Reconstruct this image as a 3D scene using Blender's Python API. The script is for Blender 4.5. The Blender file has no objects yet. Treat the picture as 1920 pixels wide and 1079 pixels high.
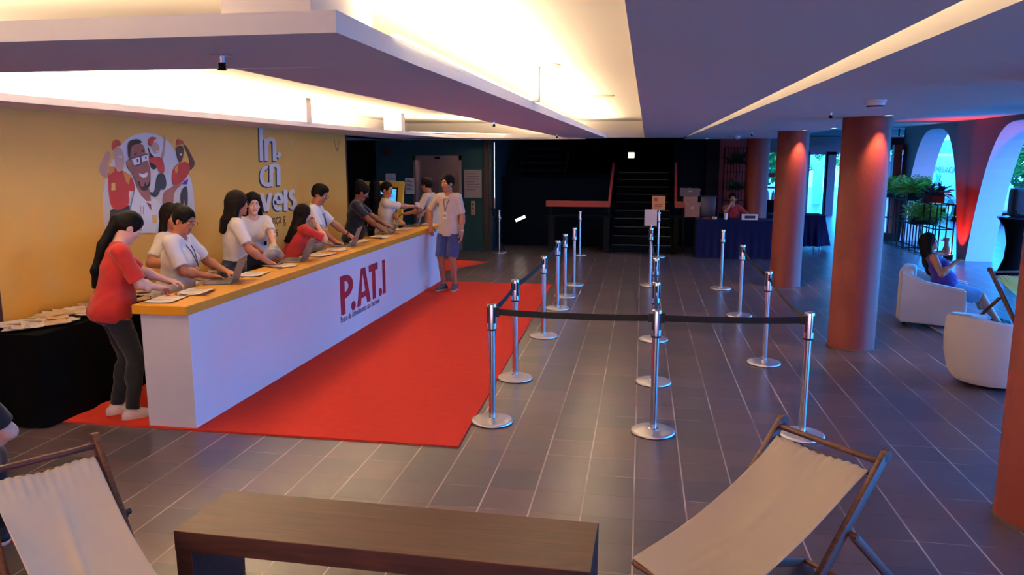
import bpy, bmesh, math, random
import numpy as np
from mathutils import Vector, Matrix
random.seed(7)
S = bpy.context.scene
COL = S.collection
R = math.radians
PI = math.pi

# ------------------------------------------------------------ camera, world, light, exposure
cd = bpy.data.cameras.new('camera')
cam = bpy.data.objects.new('camera', cd); COL.objects.link(cam)
cd.sensor_width = 36; cd.lens = 26.8125; cd.clip_start = 0.05; cd.clip_end = 300
cam.location = (0, 0, 2.05)
cam.rotation_euler = (R(90 - 9.586), 0, R(9.589))
S.camera = cam
S.view_settings.view_transform = 'Standard'
S.view_settings.look = 'None'
S.view_settings.exposure = 0.55
S.view_settings.gamma = 1
S.view_settings.use_curve_mapping = False

W = bpy.data.worlds.new('daylight'); S.world = W; W.use_nodes = True
nt = W.node_tree; nt.nodes.clear()
wo = nt.nodes.new('ShaderNodeOutputWorld'); wb = nt.nodes.new('ShaderNodeBackground')
tc = nt.nodes.new('ShaderNodeTexCoord'); sp = nt.nodes.new('ShaderNodeSeparateXYZ')
nt.links.new(tc.outputs['Generated'], sp.inputs[0])
def wramp(sock, a, b, ca, cb):
    mr = nt.nodes.new('ShaderNodeMapRange'); mr.inputs[1].default_value = a; mr.inputs[2].default_value = b; nt.links.new(sock, mr.inputs[0])
    mx = nt.nodes.new('ShaderNodeMix'); mx.data_type = 'RGBA'; nt.links.new(mr.outputs[0], mx.inputs[0])
    for i, c in ((6, ca), (7, cb)):
        if isinstance(c, tuple): mx.inputs[i].default_value = c
        else: nt.links.new(c, mx.inputs[i])
    return mx.outputs[2]
blue = wramp(sp.outputs['Z'], -.1, .25, (0.02, 0.16, 0.42, 1), (0.022, 0.30, 1.0, 1))      # open side: blue daylight
soft = wramp(sp.outputs['Z'], -.1, .25, (0.12, 0.075, 0.08, 1), (0.21, 0.120, 0.130, 1))       # behind the camera: hazy, warmer
low = wramp(sp.outputs['Z'], .22, .40, soft, blue)
nt.links.new(wramp(sp.outputs['Y'], -.8, -.3, low, blue), wb.inputs[0])
wb.inputs[1].default_value = 19.0
nt.links.new(wb.outputs[0], wo.inputs[0])

def area(name, loc, size, energy, color, rot=(0, 0, 0), spread=180):
    l = bpy.data.lights.new(name, 'AREA'); l.shape = 'RECTANGLE'; l.size = size[0]; l.size_y = size[1]
    l.energy = energy; l.color = color; l.spread = R(spread)
    o = bpy.data.objects.new(name, l); COL.objects.link(o); o.location = loc; o.rotation_euler = rot
    o['kind'] = 'structure'
    return o
WARM = (1.0, 0.74, 0.42)
# portals guide the daylight of the sky through the arcade, the far entrance and the open front
for nm, loc, sz, rot in (('portal_arcade', (7.1, 10.8, 1.4), (2.8, 20), (0, R(90), 0)), ('portal_far', (5.2, 31, 1.3), (5, 2.6), (R(-90), 0, 0)), ('portal_front', (0.7, -7.2, 1.4), (12, 2.8), (R(90), 0, 0))):
    pl = area(nm, loc, sz, 1, (1, 1, 1), rot); pl.data.cycles.is_portal = True
# ------------------------------------------------------------ materials
def lin(c):
    return tuple(((v/12.92) if v <= 0.04045 else ((v+0.055)/1.055)**2.4) for v in c)
def h(s):
    return lin(tuple(int(s[i:i+2], 16)/255 for i in (0, 2, 4)))
MATS = {}
def mat(name, col, rough=0.6, metal=0.0, var=0.06, scale=8.0, bump=0.0, bscale=60.0, emit=None, estr=0.0, spec=0.5, sheen=0.0, coat=0.0):
    if name in MATS: return MATS[name]
    m = bpy.data.materials.new(name); m.use_nodes = True
    n = m.node_tree; b = n.nodes['Principled BSDF']; L = n.links
    if isinstance(col, str): col = h(col)
    tcn = n.nodes.new('ShaderNodeTexCoord')
    ns = n.nodes.new('ShaderNodeTexNoise'); ns.inputs['Scale'].default_value = scale; ns.inputs['Detail'].default_value = 4
    L.new(tcn.outputs['Object'], ns.inputs['Vector'])
    mx = n.nodes.new('ShaderNodeMix'); mx.data_type = 'RGBA'
    mx.inputs[6].default_value = tuple(c*(1-var) for c in col)+(1,)
    mx.inputs[7].default_value = tuple(min(1, c*(1+var)) for c in col)+(1,)
    L.new(ns.outputs[0], mx.inputs[0]); L.new(mx.outputs[2], b.inputs['Base Color'])
    b.inputs['Roughness'].default_value = rough; b.inputs['Metallic'].default_value = metal
    b.inputs['Specular IOR Level'].default_value = spec
    if sheen: b.inputs['Sheen Weight'].default_value = sheen
    if coat: b.inputs['Coat Weight'].default_value = coat
    if bump:
        n2 = n.nodes.new('ShaderNodeTexNoise'); n2.inputs['Scale'].default_value = bscale; n2.inputs['Detail'].default_value = 3
        L.new(tcn.outputs['Object'], n2.inputs['Vector'])
        bp = n.nodes.new('ShaderNodeBump'); bp.inputs['Strength'].default_value = bump; bp.inputs['Distance'].default_value = 0.02
        L.new(n2.outputs[0], bp.inputs['Height']); L.new(bp.outputs[0], b.inputs['Normal'])
    if emit is not None:
        if isinstance(emit, str): emit = h(emit)
        b.inputs['Emission Color'].default_value = emit+(1,); b.inputs['Emission Strength'].default_value = estr
    MATS[name] = m; return m

def tile_mat():
    m = bpy.data.materials.new('clay_tile_floor'); m.use_nodes = True; n = m.node_tree; L = n.links; b = n.nodes['Principled BSDF']
    g = n.nodes.new('ShaderNodeNewGeometry'); s = n.nodes.new('ShaderNodeSeparateXYZ'); L.new(g.outputs['Position'], s.inputs[0])
    def M(op, a, b2=None):
        x = n.nodes.new('ShaderNodeMath'); x.operation = op
        for i, v in enumerate((a, b2)):
            if v is None: continue
            if isinstance(v, (int, float)): x.inputs[i].default_value = v
            else: L.new(v, x.inputs[i])
        return x.outputs[0]
    u = M('DIVIDE', M('SUBTRACT', s.outputs['X'], 0.005), 0.304); v = M('DIVIDE', M('SUBTRACT', s.outputs['Y'], 4.76), 0.298)
    def edge(t, w):
        f = M('FRACT', t); d = M('MINIMUM', f, M('SUBTRACT', 1.0, f))
        return d
    eu = edge(u, 0); ev = edge(v, 0)
    gu = M('LESS_THAN', eu, 0.016); gv = M('LESS_THAN', ev, 0.011)
    cb = n.nodes.new('ShaderNodeCombineXYZ'); L.new(M('FLOOR', u), cb.inputs[0]); L.new(M('FLOOR', v), cb.inputs[1])
    wn = n.nodes.new('ShaderNodeTexWhiteNoise'); wn.noise_dimensions = '3D'; L.new(cb.outputs[0], wn.inputs['Vector'])
    rp = n.nodes.new('ShaderNodeValToRGB'); e = rp.color_ramp.elements
    e[0].color = h('46414a')+(1,); e[1].color = h('635257')+(1,); ee = e.new(0.45); ee.color = h('544a52')+(1,); ee2 = e.new(0.8); ee2.color = h('5c4a4e')+(1,)
    L.new(wn.outputs['Value'], rp.inputs[0])
    ns = n.nodes.new('ShaderNodeTexNoise'); ns.inputs['Scale'].default_value = 5; ns.inputs['Detail'].default_value = 6
    L.new(g.outputs['Position'], ns.inputs['Vector'])
    mul = n.nodes.new('ShaderNodeMix'); mul.data_type = 'RGBA'; mul.blend_type = 'MULTIPLY'; mul.inputs[0].default_value = 0.55
    r2 = n.nodes.new('ShaderNodeValToRGB'); r2.color_ramp.elements[0].position = 0.3; r2.color_ramp.elements[0].color = (0.55, 0.52, 0.5, 1); r2.color_ramp.elements[1].position = 0.7; r2.color_ramp.elements[1].color = (1, 1, 1, 1)
    L.new(ns.outputs[0], r2.inputs[0]); L.new(rp.outputs[0], mul.inputs[6]); L.new(r2.outputs[0], mul.inputs[7])
    # wear of the grout: patchy light lines along the room, dark lines across it
    nw = n.nodes.new('ShaderNodeTexNoise'); nw.inputs['Scale'].default_value = 1.3; L.new(g.outputs['Position'], nw.inputs['Vector'])
    m1 = n.nodes.new('ShaderNodeMix'); m1.data_type = 'RGBA'; L.new(gv, m1.inputs[0]); L.new(mul.outputs[2], m1.inputs[6]); 
    gc = n.nodes.new('ShaderNodeMix'); gc.data_type = 'RGBA'; gc.inputs[6].default_value = h('2f2525')+(1,); gc.inputs[7].default_value = h('9a8580')+(1,)
    rr = n.nodes.new('ShaderNodeValToRGB'); rr.color_ramp.elements[0].position = .5; rr.color_ramp.elements[1].position = .62; L.new(nw.outputs[0], rr.inputs[0]); L.new(rr.outputs[0], gc.inputs[0])
    L.new(gc.outputs[2], m1.inputs[7])
    m2 = n.nodes.new('ShaderNodeMix'); m2.data_type = 'RGBA'; L.new(gu, m2.inputs[0]); L.new(m1.outputs[2], m2.inputs[6])
    gc2 = n.nodes.new('ShaderNodeMix'); gc2.data_type = 'RGBA'; gc2.inputs[6].default_value = h('7a6662')+(1,); gc2.inputs[7].default_value = h('b9aaa4')+(1,)
    rq = n.nodes.new('ShaderNodeValToRGB'); rq.color_ramp.elements[0].position = .38; rq.color_ramp.elements[1].position = .6; L.new(nw.outputs[0], rq.inputs[0]); L.new(rq.outputs[0], gc2.inputs[0])
    L.new(gc2.outputs[2], m2.inputs[7]); L.new(m2.outputs[2], b.inputs['Base Color'])
    b.inputs['Roughness'].default_value = 0.42
    rm = n.nodes.new('ShaderNodeMapRange'); rm.inputs[3].default_value = 0.27; rm.inputs[4].default_value = 0.38; b.inputs['Specular IOR Level'].default_value = 0.55; L.new(ns.outputs[0], rm.inputs[0]); L.new(rm.outputs[0], b.inputs['Roughness'])
    bp = n.nodes.new('ShaderNodeBump'); bp.inputs['Strength'].default_value = 0.35; bp.inputs['Distance'].default_value = 0.004
    gg = M('SUBTRACT', 1.0, M('MAXIMUM', gu, gv)); hh2 = M('ADD', gg, M('MULTIPLY', ns.outputs[0], 0.08)); L.new(hh2, bp.inputs['Height']); L.new(bp.outputs[0], b.inputs['Normal'])
    return m

def wood_mat(name, c1, c2, rough=0.5, scale=3.0):
    if name in MATS: return MATS[name]
    m = bpy.data.materials.new(name); m.use_nodes = True; n = m.node_tree; L = n.links; b = n.nodes['Principled BSDF']
    t = n.nodes.new('ShaderNodeTexCoord'); mp = n.nodes.new('ShaderNodeMapping'); mp.inputs['Scale'].default_value = (scale*0.4, scale*5, scale*5)
    ns = n.nodes.new('ShaderNodeTexNoise'); ns.inputs['Scale'].default_value = 3; ns.inputs['Detail'].default_value = 8; ns.inputs['Distortion'].default_value = 1.2
    L.new(t.outputs['Object'], mp.inputs[0]); L.new(mp.outputs[0], ns.inputs['Vector'])
    r = n.nodes.new('ShaderNodeValToRGB'); r.color_ramp.elements[0].position = .35; r.color_ramp.elements[0].color = h(c1)+(1,); r.color_ramp.elements[1].position = .68; r.color_ramp.elements[1].color = h(c2)+(1,)
    L.new(ns.outputs[0], r.inputs[0]); L.new(r.outputs[0], b.inputs['Base Color']); b.inputs['Roughness'].default_value = rough
    MATS[name] = m; return m

def cloth_mat(name, col, var=0.08, weave=600, rough=0.9):
    m = mat(name, col, rough, var=var, scale=5, bump=0.10, bscale=weave, sheen=0.2)
    return m

M_CEIL = mat('ceiling_paint', 'd9d3cf', 0.85, var=0.03, scale=1.2, bump=0.05, bscale=20)
M_YEL = mat('yellow_panel_paint', 'e8b050', 0.55, var=0.03, scale=1.5)
M_YTOP = mat('yellow_counter_laminate', 'd9961f', 0.38, var=0.05, scale=4)
M_WHITE = mat('white_laminate', 'd6d2d6', 0.5, var=0.03, scale=3)
M_TEAL = mat('teal_wall_paint', '1c3c40', 0.85, var=0.08, scale=3, spec=.2)
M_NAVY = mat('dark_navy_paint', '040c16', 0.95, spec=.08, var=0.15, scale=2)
M_BLK = mat('matt_black_paint', '05060a', 0.8, var=0.2, spec=.2)
M_BLKCLOTH = mat('black_drape_cloth', '040405', 1.0, spec=.1)
M_BLUECLOTH = mat('navy_drape_cloth', '070c34', 0.9, bump=.2, bscale=300, spec=.2)
M_TERRA = mat('terracotta_column_paint', '74261d', 0.55, var=0.10, scale=2.5, bump=0.12, bscale=30)
M_PLUM = mat('plum_wall_paint', '5a1c20', 0.7, var=0.1, scale=2)
M_REDWALL = mat('red_wall_paint', '7c2c30', 0.65, var=0.1, scale=2)
M_CARPET = mat('red_carpet', 'c93c2e', 1.0, var=0.10, scale=14, bump=0.3, bscale=500, spec=.1)
M_CHROME = mat('brushed_chrome', 'c9c7cc', 0.22, metal=1.0, var=0.04)
M_CHROMEB = mat('satin_steel_base', 'd2d0d4', 0.36, metal=0.85, var=0.05)
M_STEEL = mat('lift_steel', '9a8a88', 0.35, metal=0.8, var=0.06, scale=3)
M_RUB = mat('black_rubber', '0b0b0d', 0.6)
M_BELT = mat('black_belt_webbing', '0a0b14', 0.75, bump=0.2, bscale=800)
M_PAPER = mat('white_paper', 'ddd0c8', 0.8, var=0.04, scale=30)
M_PAPER2 = mat('printed_paper', 'cdbcb4', 0.8, var=0.22, scale=60)
M_INK = mat('dark_ink', '3a2f3a', 0.8)
M_WOODD = wood_mat('dark_walnut_veneer', '36190f', '4e281b', 0.5, 2.0)
M_WOODC = wood_mat('deckchair_teak', '40221a', '64392a', 0.5, 6.0)
M_CANVAS = cloth_mat('cream_canvas', 'b8a896', 0.06, 350)
M_YCANVAS = cloth_mat('yellow_canvas', 'c0a238', 0.12, 350)
M_UPH = cloth_mat('white_upholstery', 'c9bdb9', 0.04, 300)
M_BOXC = mat('brown_cardboard', '8e6350', 0.85, var=0.08)
M_LAPT = mat('grey_laptop_shell', '5a5358', 0.45, metal=0.3, var=0.04)
M_KEYS = mat('black_keyboard', '0c0c0e', 0.5)
M_LEAF = mat('green_leaf', '6cc05c', 0.45, var=0.35, scale=12)
M_LEAFD = mat('dark_green_leaf', '1d3f2c', 0.6, var=0.4, scale=12)
M_GLASS = mat('dark_glass', '05080c', 0.08, spec=0.6)

# ------------------------------------------------------------ mesh helpers
class MB:
    def __init__(s): s.bm = bmesh.new()
    def box(s, x0, x1, y0, y1, z0, z1, bev=0.0, M=None, seg=2):
        b = bmesh.new(); bmesh.ops.create_cube(b, size=1)
        for v in b.verts: v.co = Vector(((x0+x1)/2+v.co.x*(x1-x0), (y0+y1)/2+v.co.y*(y1-y0), (z0+z1)/2+v.co.z*(z1-z0)))
        if bev: bmesh.ops.bevel(b, geom=b.edges[:]+b.verts[:], offset=bev, segments=seg, affect='EDGES', profile=0.5)
        s.add(b, M); return s
    def add(s, b, M=None):
        if M is not None: bmesh.ops.transform(b, matrix=M, verts=b.verts)
        me = bpy.data.meshes.new('t'); b.to_mesh(me); b.free(); s.bm.from_mesh(me); bpy.data.meshes.remove(me)
    def cyl(s, p, q, r0, r1=None, n=24, caps=True):
        p = Vector(p); q = Vector(q); r1 = r0 if r1 is None else r1; d = q-p
        b = bmesh.new(); bmesh.ops.create_cone(b, cap_ends=caps, segments=n, radius1=r0, radius2=r1, depth=d.length)
        M = Matrix.Translation((p+q)/2) @ Vector((0, 0, 1)).rotation_difference(d.normalized()).to_matrix().to_4x4()
        s.add(b, M); return s
    def bar(s, p, q, w, t, up=(0, 0, 1), bev=0.0):
        # rectangular bar from p to q, w across (perpendicular to up), t along up
        p = Vector(p); q = Vector(q); d = (q-p); L = d.length; d.normalize(); u = Vector(up); x = d.cross(u).normalized(); u = x.cross(d).normalized()
        M = Matrix((( x.x, d.x, u.x, (p.x+q.x)/2), (x.y, d.y, u.y, (p.y+q.y)/2), (x.z, d.z, u.z, (p.z+q.z)/2), (0, 0, 0, 1)))
        s.box(-w/2, w/2, -L/2, L/2, -t/2, t/2, bev, M); return s
    def lathe(s, prof, c=(0, 0, 0), n=40):
        b = bmesh.new(); rings = []
        for r, z in prof:
            rings.append([b.verts.new((c[0]+r*math.cos(2*PI*i/n), c[1]+r*math.sin(2*PI*i/n), c[2]+z)) for i in range(n)] if r > 1e-6 else [b.verts.new((c[0], c[1], c[2]+z))])
        for a, d in zip(rings, rings[1:]):
            for i in range(n):
                j = (i+1) % n
                if len(a) == 1 and len(d) == 1: continue
                if len(a) == 1: b.faces.new((a[0], d[j], d[i]))
                elif len(d) == 1: b.faces.new((a[i], a[j], d[0]))
                else: b.faces.new((a[i], a[j], d[j], d[i]))
        bmesh.ops.recalc_face_normals(b, faces=b.faces); s.add(b); return s
    def prism(s, pts, z0, z1, M=None):
        b = bmesh.new(); lo = [b.verts.new((x, y, z0)) for x, y in pts]; hi = [b.verts.new((x, y, z1)) for x, y in pts]
        n = len(pts); b.faces.new(lo[::-1]); b.faces.new(hi)
        for i in range(n): b.faces.new((lo[i], lo[(i+1) % n], hi[(i+1) % n], hi[i]))
        bmesh.ops.recalc_face_normals(b, faces=b.faces); s.add(b, M); return s
    def tube(s, pts, r, n=8):
        for a, c in zip(pts, pts[1:]): s.cyl(a, c, r, n=n)
        for a in pts[1:-1]: s.ball(a, r, 1)
        return s
    def ball(s, c, r, sub=2, sc=(1, 1, 1), M=None):
        b = bmesh.new(); bmesh.ops.create_icosphere(b, subdivisions=sub, radius=1)
        for v in b.verts: v.co = Vector((c[0]+v.co.x*r*sc[0], c[1]+v.co.y*r*sc[1], c[2]+v.co.z*r*sc[2]))
        s.add(b, M); return s
    def grid(s, fn, nu, nv, closed=False):
        b = bmesh.new(); V = [[b.verts.new(fn(i/nu, j/nv)) for j in range(nv+1)] for i in range(nu+1)]
        for i in range(nu):
            for j in range(nv): b.faces.new((V[i][j], V[i+1][j], V[i+1][j+1], V[i][j+1]))
        s.add(b); return s
    def build(s, name, m, parent=None, smooth=False, label=None):
        me = bpy.data.meshes.new(name); s.bm.to_mesh(me); s.bm.free()
        o = bpy.data.objects.new(name, me); COL.objects.link(o)
        if m is not None: me.materials.append(m)
        if smooth:
            me.polygons.foreach_set('use_smooth', [True]*len(me.polygons))
            try: me.set_sharp_from_angle(angle=R(38))
            except Exception: pass
        if parent is not None: o.parent = parent
        if label: o['label'] = label
        return o
def tag(o, label=None, cat=None, group=None, kind=None):
    if label: o['label'] = label
    if cat: o['category'] = cat
    if group: o['group'] = group
    if kind: o['kind'] = kind
    return o
def empty(name, loc, rz=0, label=None, cat=None, group=None):
    o = bpy.data.objects.new(name, None); COL.objects.link(o); o.location = loc; o.rotation_euler = (0, 0, rz); o.empty_display_size = 0.1
    return tag(o, label, cat, group)
KIDS = {}
def dup(root, loc, rz=None, label=None):
    r = root.copy(); COL.objects.link(r); r.location = loc
    if rz is not None: r.rotation_euler = (0, 0, rz)
    if label: r['label'] = label
    for ch in [o for o in list(root.children)]:
        c = ch.copy(); COL.objects.link(c); c.parent = r
        for g in ch.children:
            k = g.copy(); COL.objects.link(k); k.parent = c
    return r
def struct(name, mb, m, smooth=False):
    o = mb.build(name, m, smooth=smooth); o['kind'] = 'structure'; return o
def text_mb(body, size, M, extrude=0.001, shear=0, sx=1.0):
    c = bpy.data.curves.new('t', 'FONT'); c.body = body; c.size = size; c.extrude = extrude; c.shear = shear
    o = bpy.data.objects.new('t', c); COL.objects.link(o); dg = bpy.context.evaluated_depsgraph_get(); dg.update()
    me = bpy.data.meshes.new_from_object(o.evaluated_get(dg)); mb = MB(); mb.bm.from_mesh(me)
    bmesh.ops.transform(mb.bm, matrix=M @ Matrix.Diagonal((sx, 1, 1, 1)), verts=mb.bm.verts)
    bpy.data.objects.remove(o); bpy.data.curves.remove(c); bpy.data.meshes.remove(me); return mb
def frame(o, x, y, z):
    x, y, z = Vector(x), Vector(y), Vector(z)
    return Matrix(((x.x, y.x, z.x, o[0]), (x.y, y.y, z.y, o[1]), (x.z, y.z, z.z, o[2]), (0, 0, 0, 1)))
# ------------------------------------------------------------ the room
struct('floor', MB().box(-9, 16, -8, 45, -0.1, 0), tile_mat())
H = 2.48; HU = 2.8
# right ceiling soffit: from the edge of the raised bay to x = 2.8, cut by the light slot
def soffit():
    mb = MB()
    mb.prism([(-0.12, -7), (0.88, -7), (0.82, 16.4), (0.03, 16.4)], H, H+0.32)
    mb.prism([(1.13, -7), (2.8, -7), (2.8, 17.6), (0.90, 17.6), (0.86, 15.7)], H, H+0.32)
    return mb
struct('ceiling_lower', soffit(), M_CEIL)
struct('ceiling_slot_cap', MB().box(0.6, 1.4, -7, 16.4, H+0.30, H+0.36), M_CEIL)
struct('ceiling_upper', MB().box(-7, 0.05, -7, 16.2, HU, HU+0.1), M_CEIL)
struct('ceiling_bay_end', MB().box(-1.25, 0.05, 16.0, 16.4, H, HU).box(-5.0, -1.2, 16.15, 16.4, H-.02, HU), M_CEIL)
struct('ceiling_arcade', MB().box(2.8, 7.2, -7, 22, 2.82, 2.95), M_CEIL)
struct('ceiling_rear', MB().box(1.6, 9, 17.6, 31, 2.84, 2.95), mat('dark_maroon_ceiling', '2a161c', 0.8))
struct('ceiling_leak_cover', MB().box(-9.2, 7.3, -7, 31, 3.6, 3.75).box(7.0, 7.3, -7, 31, 2.88, 3.6).box(-9.2, -9.0, -7, 31, 0, 3.6).box(-9.2, 7.3, 30.3, 31, 2.9, 3.6).box(-9.2, 7.3, -7.2, -7.0, 2.78, 3.6), M_BLK)  # unseen slab and fascias added to keep sky light out of the hall
struct('wall_leak_covers', MB().box(-5, 2.8, 16.42, 16.5, H, 3.6).box(1.74, 1.84, 18.6, 22.1, 0, 3.6).box(-9, -5, 16.42, 16.5, 2.9, 3.6).box(2.8, 2.9, 16.4, 31, 2.85, 3.6), M_BLK)  # added to close sky light leaks around the dark stair void
# floating ring of trays with cove lights on top
TB, TT = 2.45, 2.52
def ring():
    mb = MB()
    mb.prism([(-4.55, 2.42), (-0.98, 2.42), (-0.98, 3.30), (-4.55, 3.22)], TB, TT)
    mb.prism([(-1.83, 3.30), (-0.98, 3.30), (-0.72, 14.9), (-1.50, 14.75)], TB, TT)
    mb.prism([(-5.0, -2), (-4.50, -2), (-4.42, 5.0), (-4.0, 12.4), (-3.4, 16.2), (-6.3, 16.2), (-5.3, 12.6), (-5.0, 12.6)], TB, TB+.055)
    mb.prism([(-4.6, 14.75), (-0.72, 14.9), (-0.72, 15.5), (-4.6, 15.5)], TB, TT)
    return mb
struct('ceiling_tray_ring', ring(), M_CEIL)
struct('ceiling_tray_hangers', MB().box(-1.42, -1.10, 2.50, 3.1, TT, HU).box(-0.93, -0.86, 6.4, 6.5, TT, HU).box(-4.28, -4.16, 9.2, 9.35, TT-.02, HU).box(-4.3, -4.0, 12.55, 12.75, TT-.02, HU), M_CEIL)
# walls
struct('wall_left', MB().box(-5.12, -5.0, 5.2, 12.55, 0, TB), M_YEL)
struct('wall_left_upper', MB().box(-5.5, -5.05, -7, 16.3, TB, 2.92).box(-9, -5.0, 16.0, 16.4, TB, 2.92), M_CEIL)
struct('trim_1', MB().box(-5.13, -4.995, 12.55, 12.60, 0, TB+0.0).box(-5.13, -4.995, 5.14, 5.2, 0, TB), mat('dark_maroon_trim', '4a1f1a', 0.6))
struct('wall_left_front', MB().box(-5.3, -5.13, -7, 5.14, 0, HU), mat('brown_wall_paint', '7a4a3c', 0.7))
struct('wall_left_recess', MB().box(-9, -8.9, 12, 17, 0, 3.6).box(-9, -5.13, 12.5, 12.6, 0, 3.6), M_BLK)
struct('wall_rear_lift', MB().box(-5.98, -5.10, 16.8, 17.2, 0, 3.6).box(-3.98, -3.38, 16.8, 17.2, 0, 3.6).box(-5.10, -3.98, 16.8, 17.2, 2.12, 3.6).box(-5.10, -3.98, 17.0, 17.2, 0, 2.12), M_TEAL)
struct('wall_rear_recess', MB().box(-9, -5.98, 17.0, 17.2, 0, 3.6), M_BLK)
struct('trim_2', MB().box(-3.47, -3.36, 16.77, 16.82, 0, 2.9), mat('dark_brown_trim', '2c1a1a', 0.6))
struct('wall_stair_side', MB().box(-3.38, -3.30, 16.8, 22, 0, 3.6), mat('teal_side_paint', '10282e', 0.5))
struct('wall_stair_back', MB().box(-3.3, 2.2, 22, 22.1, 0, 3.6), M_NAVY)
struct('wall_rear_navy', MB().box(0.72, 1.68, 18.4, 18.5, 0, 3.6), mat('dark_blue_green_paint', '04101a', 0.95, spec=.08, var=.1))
struct('wall_rear_black', MB().box(1.45, 1.74, 18.3, 18.42, 0, 3.6), M_BLK)
struct('wall_rear_red', MB().box(1.74, 2.5, 18.5, 18.6, 0, 3.0), M_REDWALL)
struct('wall_far', MB().box(2.5, 5.75, 30, 30.2, 2.28, 3.0).box(2.5, 3.0, 30, 30.2, 0, 3).box(5.6, 7.4, 30, 30.3, 2.3, 3.0), mat('grey_concrete', '6c6a76', 0.8, var=.1))
# arcade wall on the right, parabolic arches between x = 6.5 and 7.0
def arch_z(y, c, hw=1.8, top=2.72): 
    t = abs(y-c)/hw
    return top*(1-abs(t)**3.3) if t < 1 else 0.0
def arcade():
    mb = MB(); bm = mb.bm; N = 40; cs = [18.9, 14.85, 10.8, 6.75, 2.7]
    top = 2.9
    def strip(x, ys):
        lo = [bm.verts.new((x, y, z)) for y, z in ys]; hi = [bm.verts.new((x, y, top)) for y, z in ys]
        for i in range(len(ys)-1):
            bm.faces.new((lo[i], lo[i+1], hi[i+1], hi[i]))
        return lo
    ys = [(21.0, 0)]
    for c in cs:
        ys.append((c+1.8001, 0))
        for i in range(1, N): 
            y = c+1.8*math.cos(PI*i/N); ys.append((y, max(0.0, arch_z(y, c))))
        ys.append((c-1.8001, 0))
    ys.append((-7.4, 0))
    a = strip(6.5, ys); b = strip(7.0, ys)
    for i in range(len(ys)-1): bm.faces.new((a[i], a[i+1], b[i+1], b[i]))
    bmesh.ops.recalc_face_normals(bm, faces=bm.faces)
    # end cap
    mb.box(6.5, 7.0, 20.95, 21.0, 0, 2.9)
    return mb
wr = struct('wall_right_arcade', arcade(), M_PLUM)
wr.data.materials.append(mat('pale_arch_reveal_paint', 'a4b2c4', 0.7))
for p in wr.data.polygons:
    if abs(p.normal.x) < 0.5 and 6.6 < p.center.x < 6.9 and p.center.y < 20.9: p.material_index = 1
struct('wall_added_sky_blocker', MB().box(7.3, 18, -7.4, -7.0, 0, 7), mat('sky_blocker_grey', '9a9aa0', .8))  # unseen wall added to shield the arch reveals from the warmer sky
struct('ground_outside', MB().box(7.0, 60, -8, 60, -0.14, -0.02).box(-9, 7, 45, 60, -0.14, -0.02), mat('pale_asphalt', '8fa3ad', 0.8, var=.1, scale=1))
# cove lights: LED strips lying on the trays
def led(name, p, q, e, w=0.05, tilt=0, col=WARM):
    p = Vector(p); q = Vector(q); L = (q-p).length; ang = math.atan2((q-p).y, (q-p).x)
    area(name, (p+q)/2, (L, w), e, col, (R(180)+tilt, 0, ang))
    c = mat('led_strip_diffuser', 'fff2d8', 0.5, emit=(1.0, .8, .5), estr=6.0)
    struct('trim_led_'+name, MB().bar(p-Vector((0, 0, .006)), q-Vector((0, 0, .006)), 0.02, 0.008), c)
led('cove_right', (-0.98, 3.0, TT+.02), (-0.83, 14.6, TT+.02), 190)
led('cove_front', (-4.4, 2.62, TT+.02), (-1.5, 2.62, TT+.02), 140)
led('cove_left', (-4.72, -1.0, TB+.075), (-4.45, 12.4, TB+.075), 900)
led('cove_rear', (-4.4, 13.0, TB+.075), (-1.6, 15.9, TB+.075), 120)
led('slot', (0.90, -3, H+.20), (0.86, 15.5, H+.20), 30, 0.03, tilt=0, col=(1, .72, .38))
# slot lining
# carpets
tag(MB().prism([(-4.45, 5.08), (-1.25, 5.08), (-1.42, 12.35), (-4.45, 12.35)], 0.0, 0.012).build('red_carpet', M_CARPET), 'large red carpet in front of and under the white counter', 'carpet')
tag(MB().prism([(-4.2, 13.6), (-3.6, 13.3), (-3.0, 14.9), (-4.2, 15.1)], 0.0, 0.012).build('red_carpet', M_CARPET), 'small red carpet piece on the tiles near the lift behind the polo man', 'carpet')
tag(MB().box(-5.0, -3.24, 3.33, 3.93, 0, 0.012).build('red_carpet', M_CARPET), 'red carpet corner seen left of the left deckchair canvas', 'carpet')

# counter
ct = empty('reception_counter', (-3.5, 8.8, 0), 0, 'long white reception counter with yellow top and red lettering', 'counter')
MB().box(-3.71, -3.31, 5.10, 12.42, 0.012, 0.90, 0.003).build('body', M_WHITE, ct).location = (3.5, -8.8, 0)
MB().box(-3.75, -3.30, 5.06, 12.46, 0.90, 0.97, 0.004).build('countertop', M_YTOP, ct).location = (3.5, -8.8, 0)
def cpt(y, z): return (y, z)
# lettering lies on the front face, plane x = -3.31, written along +Y
LM = frame((-3.3085, 0, 0), (0, 1, 0), (0, 0, 1), (1, 0, 0))
mb = MB()
lk = [0]
def lprism(pts): lk[0] += 1; mb.prism([(a, b) for a, b in pts], 0, 0.002+0.00008*lk[0], LM)
z0, z1 = 0.30, 0.745
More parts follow.
